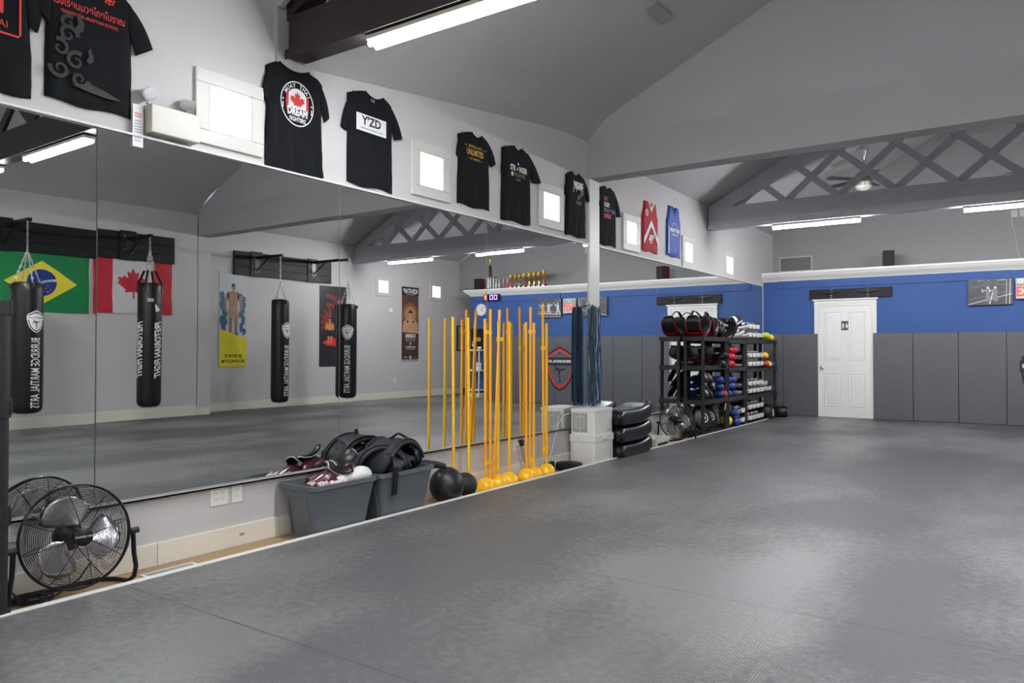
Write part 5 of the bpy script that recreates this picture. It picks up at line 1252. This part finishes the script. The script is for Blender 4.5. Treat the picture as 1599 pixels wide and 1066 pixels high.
# spray bottle and basket
t = thing('spray_bottle', 'spray bottle with yellow trigger behind the stacked shields', 'bottle', (.16, 8.60, -.05))
mb = MB(); mb.lathe([(.035, 0), (.038, .02), (.038, .13), (.014, .18), (.014, .20)], 16); mb.build('bottle', mat('bottle_clear', (.5, .5, .45), .3), t, smooth=True)
mb = MB(); mb.box(-.03, .03, -.012, .012, .20, .245); mb.box(-.05, -.03, -.008, .008, .22, .24); mb.tube([(-.02, 0, .20), (-.035, 0, .17), (-.03, 0, .15)], .005, 6); mb.cyl((0, 0, .17), (0, 0, .20), .016, seg=12); mb.build('trigger', m_yellow, t)
mb = MB(); mb.tube([(.10, 8.5, .30), (.16, 8.56, .27), (.20, 8.66, .20), (.16, 8.74, .05), (.14, 8.78, -.04)], .006, 6); o = mb.build('black_cord', m_print_k, smooth=True); tag(o, 'black cord curving down behind the spray bottle to the floor', 'cord')
t = thing('basket', 'white perforated plastic basket on the wood strip before the far fan', 'basket', (.13, 8.72, -.05))
mb = MB(); rs = [mb.rrect(.02, .19, .02, .40, 0, .02), mb.rrect(0, .21, 0, .42, .13, .02), mb.rrect(-.012, .222, -.012, .432, .132, .02), mb.rrect(-.012, .222, -.012, .432, .145, .02), mb.rrect(.006, .204, .006, .414, .142, .02), mb.rrect(.026, .184, .026, .394, .008, .02)]; mb.rings(rs); mb.build('tub', m_white, t, smooth=True)
mb = MB()
for k in range(10): y = .06 + .032 * k; mb.box(.198, .2085, y, y + .012, .035, .09)
mb.build('slots', m_print_grey, t)

# hanging ropes bundle on the post
r_ = random.Random(5); mb = MB()
for k in range(64):
    y = 7.40 + .20 * r_.random(); x = .09 + .07 * r_.random(); zt_ = 1.66 + .04 * r_.random(); zb_ = .56 + .08 * r_.random(); mi = r_.choice([0, 0, 1, 1, 2, 2, 2, 3]); ph_ = r_.uniform(0, 6)
    pts = []
    for i in range(15):
        f = i / 14; wv_ = .010 * math.sin(f * 9 + ph_) + .006 * math.sin(f * 23 + ph_ * 2); pinch = .75 if f < .05 else (1.0 + .12 * f)
        pts.append((x + wv_ * .6, 7.50 + (y - 7.50) * pinch + wv_, zt_ + (zb_ - zt_) * f))
    mb.tube(pts, .0065 if mi else .008, 5, mi=mi)
o = mb.build('hanging_jump_ropes', [mat('rope_black', (.012, .014, .016), .5), mat('rope_teal', (.01, .09, .13), .45), mat('rope_blue', (.012, .05, .16), .4), mat('rope_pale', (.25, .36, .42), .4)], smooth=True)
tag(o, 'thick bundle of black, teal and blue ropes hanging on the white post', 'jump ropes', kind='stuff')
t = thing('wall_hook', 'small black hook on the white post holding the rope bundle', 'hook', (.031, 7.62, 1.70)); mb = MB(); mb.tube([(0, 0, .02), (.06, -.05, .0), (.07, -.12, -.01), (.06, -.2, .02)], .007, 8); mb.build('hook', m_blackm, t, smooth=True)
t = None

# ================================================================ OPPOSITE WALL (seen in the mirrors)
def board(y0, y1, z0, z1, X, label, plates):
    t = thing('mounting_board', label, 'board', (X - .003, (y0 + y1) / 2, 0), OW, 'black bag mounting boards'); w_ = (y1 - y0) / 2
    for k in range(3):
        h = (z1 - z0) / 3; mb = MB(); mb.box(-w_, w_, -.045, 0, z0 + k * h + .001, z0 + (k + 1) * h - .001); mb.build('plank', m_bwood, t, bevel=.003)
    for yy in plates:
        x = (y0 + y1) / 2 - yy; mb = MB(); mb.box(x - .13, x + .13, -.06, -.0455, z0 - .01, z1 + .02); p = mb.build('backing_plate', m_black, t)
        for a in (-.06, .06):
            for z in (z0 + .12, z0 + .17, z1 - .12, z1 - .07): mb = MB(); mb.sphere((x + a, -.062, z), .012, .006, .012, 8); mb.build('bolt', m_steel, p, smooth=True)
board(3.3, 7.11, 2.615, 3.065, W1, 'black plank board over the two flags on the opposite wall', (4.53, 6.32))
board(8.52, 10.87, 2.59, 3.05, W2, 'shorter black plank board past the pier on the opposite wall', (9.0, 10.36))
def bag_arm(y, X, xe, z, label, zb):
    t = thing('bag_bracket', label, 'bracket', (X - .065, y, z), OW, 'punching bag brackets')
    L_ = X - .065 - xe; mb = MB(); mb.box(-.025, .025, -L_ - .03, 0, -.025, .025); mb.build('arm', m_blackm, t)
    mb = MB(); mb.tube([(0, 0, -.25), (0, -min(.35, L_ * .6), -.02)], .014, 8); mb.tube([(-.1, 0, -.01), (0, -min(.3, L_ * .5), 0)], .014, 8); mb.build('brace', m_blackm, t)
    mb = MB(); mb.box(-.05, .05, -.006, 0, -.3, .04); mb.build('flange', m_blackm, t)
bag_arm(4.56, W1, 6.82, 2.975, 'black steel bracket arm over the nearest punching bag', 0)
bag_arm(6.32, W1, 6.92, 2.95, 'black steel bracket arm over the second punching bag', 0)
bag_arm(9.0, W2, 7.22, 2.95, 'black steel bracket arm over the third punching bag', 0)
bag_arm(10.38, W2, 7.02, 3.00, 'long black steel bracket arm over the last punching bag', 0)
def chain(mb, p0, p1, r_=.017, wire=.0046):
    p0, p1 = Vector(p0), Vector(p1); d = p1 - p0; n = max(2, int(d.length / (r_ * 2.6))); u = d.normalized(); a = u.orthogonal().normalized(); b = u.cross(a)
    for k in range(n):
        c = p0 + d * ((k + .5) / n); s_ = a if k % 2 else b; hl = d.length / n * .68
        mb.tube([tuple(c + u * hl * math.cos(t_) + s_ * r_ * .62 * math.sin(t_)) for t_ in [2 * PI * i / 8 for i in range(8)]], wire, 4, close=True)
def punching_bag(x, y, ztop, zbot, rad, ztie, label, kind, az, zarm):
    t = thing('punching_bag', label, 'punching bag', (x, y, zbot), 0, 'black punching bags hung along the opposite wall')
    H_ = ztop - zbot; mb = MB(); mb.lathe([(.02, .012), (rad * .6, .0), (rad * .88, .025), (rad * .98, .07), (rad, .14), (rad * 1.0, H_ * .5), (rad * .98, H_ - .12), (rad * .96, H_ - .04), (rad * .90, H_ - .01), (rad * .80, H_), (rad * .1, H_ - .02)], 36)
    mb.build('body', m_vinyl, t, smooth=True)
    def fn(phi0, zc, off=.0025):
        def g(a, b, d=0):
            ph_ = phi0 + a / rad; rr_ = rad + off + d * .0012; return (rr_ * math.cos(ph_), rr_ * math.sin(ph_), zc + b - zbot)
        return g
    if kind == 'club':
        mb = MB(); g = fn(az, zbot + H_ * .70); logo(mb, .155, g, 0, 0, 1, 2, 3, 3); mb.build('shield_print', [m_print_w, m_print_k, m_print_w, m_print_k], t)
        mb = MB(); s_ = .165; g2 = fn(az, zbot + H_ * .31)
        mb.text('BURRIDGE MARTIAL ARTS', s_, 0, 0, fn=g2, bold=.005, rot=-PI / 2, sx=.50, mi=0); mb.build('lettering', m_print_w, t)
        mb = MB()
        for i in range(4):
            a = az + .2 + i * PI / 2; c = ((rad * .93) * math.cos(a), rad * .93 * math.sin(a), H_ - .055); chain(mb, c, (0, 0, ztie - zbot))
        chain(mb, (0, 0, ztie - zbot), (0, 0, zarm - zbot)); mb.build('chain', m_chain, t, smooth=True)
        mb = MB()
        for i in range(4):
            a = az + .2 + i * PI / 2; mb.tube([(rad * 1.01 * math.cos(a), rad * 1.01 * math.sin(a), H_ - .09), (rad * .99 * math.cos(a), rad * .99 * math.sin(a), H_ - .03)], [.02, .028], 8)
        mb.build('hanging_tab', m_print_k, t); 
        mb = MB(); mb.tube([(.02 * math.cos(u), 0, -.015 + .02 * math.sin(u)) for u in [2 * PI * k / 14 for k in range(14)]], .003, 5, close=True); mb.build('bottom_ring', m_steel, t)
    else:
        mb = MB()
        for da in (-.62, 1.05):
            g2 = fn(az + da, zbot + H_ * .47); mb.text('PRETORIAN FIGHT', .16, 0, 0, fn=g2, bold=.03, rot=-PI / 2, sx=.64, shear=.4)
        g3 = fn(az - .62, zbot + H_ * .78); mb.flat([(-.03, 0), (.06, .10), (.04, .02), (.05, -.03)], 0, 0, g3)
        mb.build('lettering', m_print_w, t)
        mb = MB(); g4 = fn(az + .1, zbot + H_ * .86); mb.flat([(-.045, -.025), (.045, -.025), (.045, .025), (-.045, .025)], 0, 0, g4); mb.text('•••', .05, 0, 0, fn=fn(az + .1, zbot + H_ * .86, .004), mi=1); mb.build('brand_patch', [m_ivory, m_print_k], t)
        for i in range(4):
            a = az + .5 + i * PI / 2; mb = MB(); c, s_ = math.cos(a), math.sin(a); mb.tube([(rad * 1.02 * c, rad * 1.02 * s_, H_ - .15), (rad * .97 * c, rad * .97 * s_, H_), (rad * .45 * c, rad * .45 * s_, H_ + .20)], .02, 8, flat=.3); mb.build('hanging_strap', m_vinyl, t, smooth=True)
        mb = MB()
        for i in range(4):
            a = az + .5 + i * PI / 2; chain(mb, (rad * .43 * math.cos(a), rad * .43 * math.sin(a), H_ + .2), (0, 0, ztie - zbot))
        chain(mb, (0, 0, ztie - zbot), (0, 0, zarm - zbot)); mb.build('chain', m_chain, t, smooth=True)
    mb = MB(); mb.tube([(.022 * math.cos(u), 0, zarm - zbot + .02 * math.sin(u) - .005) for u in [2 * PI * k / 12 for k in range(12)]], .006, 6, close=True); mb.build('shackle', m_steel, t, smooth=True)
    return t
punching_bag(6.82, 4.54, 2.10, .30, .192, 2.55, 'black punching bag with white shield and lettering, leftmost before the green flag', 'club', R(169), 2.94)
punching_bag(6.92, 6.31, 2.20, .26, .172, 2.72, 'black punching bag with slanted white script before the red and white flag', 'script', R(200), 2.915)
punching_bag(7.22, 8.98, 2.11, .16, .162, 2.45, 'black punching bag with print turned to its edge, between the yellow and black posters', 'club', R(168), 2.915)
punching_bag(7.02, 10.38, 2.09, .18, .172, 2.50, 'black punching bag with the white shield facing forward, before the black and red poster', 'club', R(226), 2.965)

# flags
def wave_flag(t, x0, x1, z0, z1, painter, mats, seed):
    r_ = random.Random(seed); ph_ = r_.uniform(0, 6)
    def f(a, b, d=0): return (a, -.012 - .006 * math.sin(a * 7 + b * 9 + ph_) - .004 * math.sin(a * 19 - b * 13 + ph_) - d * .0012, b)
    def grid(xa, xb, za, zb, mi, d=0, nx=30, nz=20):
        mb = MB(); vs = [f(xa + (xb - xa) * i / nx, za + (zb - za) * j / nz, d) for j in range(nz + 1) for i in range(nx + 1)]; k = nx + 1
        mb.add(vs, [(j * k + i, j * k + i + 1, (j + 1) * k + i + 1, (j + 1) * k + i) for j in range(nz) for i in range(nx)], mi); return mb
    return f, grid
def fan_poly(mb, poly, c, f, d, mi, rings=10):
    """dense fill from centre c outwards so that it follows the waves"""
    n = len(poly); sub = []
    for i in range(n):
        a, b = poly[i], poly[(i + 1) % n]; m_ = max(1, int(math.hypot(b[0] - a[0], b[1] - a[1]) / .03))
        sub += [(a[0] + (b[0] - a[0]) * k / m_, a[1] + (b[1] - a[1]) * k / m_) for k in range(m_)]
    n = len(sub); vs = [f(c[0] + (p[0] - c[0]) * (r_ + 1) / rings, c[1] + (p[1] - c[1]) * (r_ + 1) / rings, d) for r_ in range(rings) for p in sub]; vs.append(f(c[0], c[1], d)); o = len(vs) - 1
    fs = [(o, i, (i + 1) % n) for i in range(n)] + [(r_ * n + i, (r_ + 1) * n + i, (r_ + 1) * n + (i + 1) % n, r_ * n + (i + 1) % n) for r_ in range(rings - 1) for i in range(n)]
    mb.add(vs, fs, mi)
fg = mat('flag_green', (.0, .20, .055), .6); fy = mat('flag_yellow', (.80, .68, .03), .6); fb = mat('flag_blue', (.008, .03, .22), .6); fr_ = mat('flag_red', (.50, .012, .025), .6); fw = mat('flag_white', (.62, .60, .60), .6)
t = thing('brazil_flag', 'green flag with yellow diamond and blue globe on the opposite wall, in the mirror', 'flag', (W1 - .002, 5.06, 2.18), OW)
f, grid = wave_flag(t, 0, 0, 0, 0, None, None, 3); grid(-.66, .66, -.44, .44, 0).build('cloth', fg, t, smooth=True)
mb = MB(); fan_poly(mb, [(-.49, 0), (0, -.33), (.49, 0), (0, .33)], (0, 0), f, 1, 0); mb.build('diamond', fy, t, smooth=True)
mb = MB(); fan_poly(mb, [(.20 * math.cos(2 * PI * k / 40), .20 * math.sin(2 * PI * k / 40)) for k in range(40)], (0, 0), f, 2, 0); mb.build('globe', fb, t, smooth=True)
mb = MB(); band = [(.22 * 0 + (-.197 + .394 * k / 16), .045 - .16 * ((-.197 + .394 * k / 16 + .22) / .44) ** 2 + .06 * 0) for k in range(17)]
mb.add([f(a, b + dz, 3) for a, b in band for dz in (-.018, .018)], [(2 * k, 2 * k + 2, 2 * k + 3, 2 * k + 1) for k in range(16)], 0); mb.text('ORDEM E PROGRESSO', .03, 0, .045 - .16 * .25, fn=lambda a, b: f(a, b + .045 * -(a / .2) * .75, 4), mi=1, bold=.01)
rr_ = random.Random(4)
for k in range(16):
    a, b = rr_.uniform(-.13, .13), rr_.uniform(-.15, -.04); mb.flat(star(a, b, .010), 0, 0, fn=lambda u, v: f(u, v, 3))
mb.build('band_and_stars', [fw, fg], t, smooth=False)
mb = MB(); mb.box(-.672, -.66, -.02, -.002, -.44, .44); mb.build('white_hem', fw, t)
t = thing('canada_flag', 'red and white maple leaf flag on the opposite wall, in the mirror', 'flag', (W1 - .002, 6.43, 2.18), OW)
f, grid = wave_flag(t, 0, 0, 0, 0, None, None, 9)
mb = grid(-.65, -.33, -.44, .44, 0, 0, 8); mb2 = grid(.33, .65, -.44, .44, 0, 0, 8); mb.add(mb2.v, mb2.f, 0); mb.build('red_bars', fr_, t, smooth=True)
grid(-.33, .33, -.44, .44, 0, 0, 16).build('white_field', fw, t, smooth=True)
mb = MB(); fan_poly(mb, leaf(0, -.03, .34), (0, .07), f, 2, 0, 6); mb.build('maple_leaf', fr_, t)

# posters
def poster(name, label, y0, y1, z0, z1, bg, draw, mats, ends=False):
    t = thing(name, label, 'poster', (W2 - .002, (y0 + y1) / 2, (z0 + z1) / 2), OW, 'hanging posters on the opposite wall'); w_, h_ = (y1 - y0) / 2, (z1 - z0) / 2
    mb = MB(); mb.box(-w_, w_, -.006, 0, -h_, h_); mb.build('sheet', bg, t)
    mb = MB(); draw(mb, w_, h_); mb.build('artwork', mats, t)
    if ends:
        for z in (-h_, h_): mb = MB(); mb.box(-w_ - .01, w_ + .01, -.016, -.0065, z - .012, z + .012); mb.build('rail', m_alu, t)
    return t
def person2d(mb, cx, z, s, skin, shorts, hair, gl, y=-.007, pose=0, legs=True, gr=.042):
    """printed standing boxer; z = feet, s = height"""
    P = lambda pts, mi, d=0: flat_tri(mb, [(cx + a * s, z + b * s) for a, b in pts], y - .0004 * d, mi)
    for q in ((-1, 1) if legs else ()):
        P([(q * .015, .48), (q * .10, .48), (q * .095, .28), (q * .085, .04), (q * .04, .03), (q * .03, .26)], skin, 1)
        P([(q * .03, .05), (q * .10, .05), (q * .11, 0), (q * .03, 0)], gl, 2)
    for q in (-1, 1):
        if pose == 0:
            P([(q * .10, .82), (q * .155, .78), (q * .19, .60), (q * .175, .43), (q * .14, .43), (q * .14, .60), (q * .09, .72)], skin, 1); mb.ring2d(cx + q * .162 * s, z + .40 * s, 0, .042 * s, y - .001, 14, gl)
        else:
            P([(q * .10, .82), (q * .17, .78), (q * .20, .60), (q * .15, .52), (q * .07, .66), (q * .10, .70), (q * .15, .62), (q * .13, .68)], skin, 1)
            P([(q * .20, .60), (q * .10, .78), (q * .05, .76), (q * .14, .56)], skin, 2); mb.ring2d(cx + q * .075 * s, z + .785 * s, 0, gr * s, y - .0014, 14, gl)
    P([(-.10, .83), (.10, .83), (.125, .76), (.09, .60), (.085, .46), (-.085, .46), (-.09, .60), (-.125, .76)], skin, 1)
    P([(-.09, .54), (.09, .54), (.12, .33), (.02, .33), (0, .42), (-.02, .33), (-.12, .33)], shorts, 2)
    P([(-.025, .86), (.025, .86), (.03, .82), (-.03, .82)], skin, 2)
    mb.ring2d(cx, z + .91 * s, 0, .05 * s, y - .0012, 18, skin, .82); mb.ring2d(cx, z + .935 * s, 0, .05 * s, y - .0016, 18, hair, .88, a0=-.1, a1=PI + .1)
    for q in (-1, 1): mb.ring2d(cx + q * .018 * s, z + .912 * s, 0, .005 * s, y - .002, 8, hair)
    mb.box(cx - .014 * s, cx + .014 * s, y - .0021, y - .002, z + .882 * s, z + .886 * s, hair)
    for k in range(3):
        for q in (-1, 1): mb.box(cx + q * .018 * s - .014 * s, cx + q * .018 * s + .014 * s, y - .0012, y - .001, z + (.58 + .05 * k) * s, z + (.584 + .05 * k) * s, hair)
def dr_y(mb, w_, h_):
    y = -.0065; zs = -h_ + .62
    rr = random.Random(11)
    for k in range(26):   # blue flame drops around the fighter
        q = -1 if k % 2 else 1; zz = zs + .06 + (h_ - .08 - zs) * (k // 2) / 19.5; a = q * rr.uniform(.16, w_ - .05) * (1 if zz < h_ - .3 else rr.uniform(.2, 1)); r_ = rr.uniform(.045, .07)
        flat_tri(mb, [(a + r_ * math.cos(u) * .75, zz + r_ * math.sin(u)) for u in [2 * PI * j / 12 for j in range(9)]] + [(a + r_ * .5, zz - r_ * 1.7)], y - .0002 * (k % 3), 1)
    person2d(mb, 0, -h_ + .60, 1.0, 2, 3, 4, 5, -.008)
    mb.flat([(-w_, -h_), (w_, -h_), (w_, -h_ + .72), (-w_, -h_ + .54)], -.0100, 0)
    mb.text('JB SPORTS', .085, 0, -h_ + .20, -.0105, 4, bold=.03, sx=.95); mb.text('BOXINGGYM', .085, 0, -h_ + .10, -.0105, 4, bold=.03, sx=.95); mb.text('established', .02, -.1, -h_ + .04, -.0105, 4)
poster('fighter_poster', 'tall poster of a boxer among blue flames over a yellow panel, opposite wall', 8.24, 8.82, .83, 2.63, mat('poster_pale', (.48, .50, .50), .5), dr_y,
       [mat('poster_yellow', (.72, .62, .02), .5), mat('poster_blue', (.02, .10, .20), .5), mat('poster_bronze', (.30, .16, .09), .5), mat('poster_tan', (.42, .28, .17), .5), m_print_k, mat('poster_teal', (.0, .12, .17), .5)])
def dr_r(mb, w_, h_):
    y = -.0065
    for k in range(17):  # red rays
        a = R(100 + 7 * k); L0, L1 = .10, .30 + .06 * math.sin(k * 1.7); c = (.02, .10); wd = R(1.8)
        p = [(c[0] + L0 * math.cos(a - wd), c[1] + L0 * math.sin(a - wd)), (c[0] + L1 * math.cos(a - wd * .5), c[1] + L1 * math.sin(a - wd * .5)), (c[0] + L1 * math.cos(a + wd * .5), c[1] + L1 * math.sin(a + wd * .5)), (c[0] + L0 * math.cos(a + wd), c[1] + L0 * math.sin(a + wd))]
        mb.flat([(-x_, z_) for x_, z_ in p], y, 0)
    mb.text('มวยไทย', .15, -.04, h_ - .26, -.0068, 0, bold=.0, rot=PI / 2 - 1.2, sx=.8); mb.text('ไทย', .15, .03, h_ - .42, -.0069, 0, bold=.0, rot=.2)
    flat_tri(mb, [(-.28, -.45), (.1, -.42), (.25, -.36), (.1, -.28), (.0, -.20), (-.1, -.28), (-.2, -.26)], y, 0)
    person2d(mb, .05, -.42, .62, 1, 2, 2, 3, -.0075, 1); mb.text('muay thai', .03, .18, -h_ + .06, -.007, 0)
poster('fighter_poster', 'black poster with red rays and lettering around a boxer, behind the last punching bag', 10.59, 11.24, .79, 2.54, mat('poster_black', (.02, .021, .024), .45), dr_r, [m_print_r, m_orangeskin, m_print_k, m_red])
def dr_k(mb, w_, h_):
    y = -.0065
    for k in range(14):
        r_ = .34 * (1 - k / 14) ** .8
        mb.ring2d(0, .22, 0, r_ if r_ < w_ - .005 else w_ - .005, y - .0001 * k, 32, 5 if k > 6 else 4)
    person2d(mb, 0, -1.06, 1.40, 0, 2, 2, 2, -.009, 1, False, .020)
    mb.flat([(-w_, -h_), (w_, -h_), (w_, -.22), (-w_, -.25)], -.0135, 6)
    mb.flat([(-w_, h_ - .22), (w_, h_ - .22), (w_, h_), (-w_, h_)], -.0135, 2)
    mb.text('KENTAP', .16, 0, h_ - .12, -.0142, 1, bold=.03, sx=.83); mb.text('MUAY THAI • BOXING', .03, 0, h_ - .20, -.0142, 1)
    mb.text('KAIDEN', .12, 0, -.31, -.0142, 1, bold=.04, sx=.8); mb.text('NAMED BELT RETURNS', .035, 0, -.39, -.0142, 1); mb.text('ON THE MAIN CARD', .03, 0, -.44, -.0142, 1)
    mb.box(-.03, .03, -.0142, -.014, -.52, -.48, 1); mb.box(-.03, -.015, -.0145, -.0142, -.52, -.48, 3); mb.box(.015, .03, -.0145, -.0142, -.52, -.48, 3)
    mb.text('VILLE, SUMMER 10.27', .05, 0, -.58, -.0142, 1, bold=.02, sx=.8); mb.text('TICKETS AT THE DOOR', .03, 0, -.63, -.0142, 1); mb.ring2d(0, -.83, .02, .04, -.0142, 20, 1); mb.text('WAR', .05, .15, -.83, -.0142, 1); mb.text('~~~', .06, -.15, -.83, -.0142, 1)
poster('fight_banner', 'narrow fight banner with a bare-chested boxer between the two small windows', 12.96, 13.53, .91, 2.70, mat('banner_brown', (.10, .05, .03), .5), dr_k, [m_leather, m_print_w, m_print_k, m_print_r, mat('banner_mid', (.22, .10, .04), .5), mat('banner_glow', (.42, .22, .09), .5), mat('banner_low', (.07, .035, .025), .5)], ends=True)
t = thing('picture_frame', 'small black framed picture in the alcove past the end of the blue wall', 'picture', (W2 - .002, 15.19, 1.47), OW)
mb = MB()
for a, b, c, d in ((-.2, .2, -.33, -.30), (-.2, .2, .30, .33), (-.2, -.175, -.30, .30), (.175, .2, -.30, .30)): mb.box(a, b, -.025, 0, c, d)
mb.build('frame', m_print_k, t); mb = MB(); mb.box(-.175, .175, -.006, 0, -.30, .30, 0); mb.box(-.11, .11, -.008, -.006, -.22, .2, 1)
for k in range(6): mb.box(.125, .15, -.008, -.006, -.24 + .08 * k, -.2 + .08 * k, 2)
mb.build('picture', [m_ivory, mat('brick_print', (.42, .20, .14), .6), m_print_grey], t)
t = thing('detector', 'small round white detector on the opposite wall below the first window', 'detector', (W2 - .001, 12.58, 2.08), OW); mb = MB(); mb.T = Matrix.Rotation(PI / 2, 4, 'X'); mb.lathe([(.06, 0), (.06, .02), (.05, .03), (.002, .032)], 24); mb.build('cover', m_white, t, smooth=True)
for k, (y, r1) in enumerate(((15.25, .075), (15.75, .06))):
    t = thing('dumbbell', 'black dumbbell on the floor in the alcove, %s one' % ['nearer', 'farther'][k], 'dumbbell', (7.86, y, r1 * .9 if 0 else .0), 0, 'dumbbells in the alcove')
    for q in (-1, 1): mb = MB(); mb.cyl((q * .10, 0, r1), (q * .04, 0, r1), r1, seg=12); mb.build('weight', m_print_k, t, smooth=True)
    mb = MB(); mb.cyl((-.04, 0, r1), (.04, 0, r1), .015, seg=10); mb.build('grip', m_steel, t)
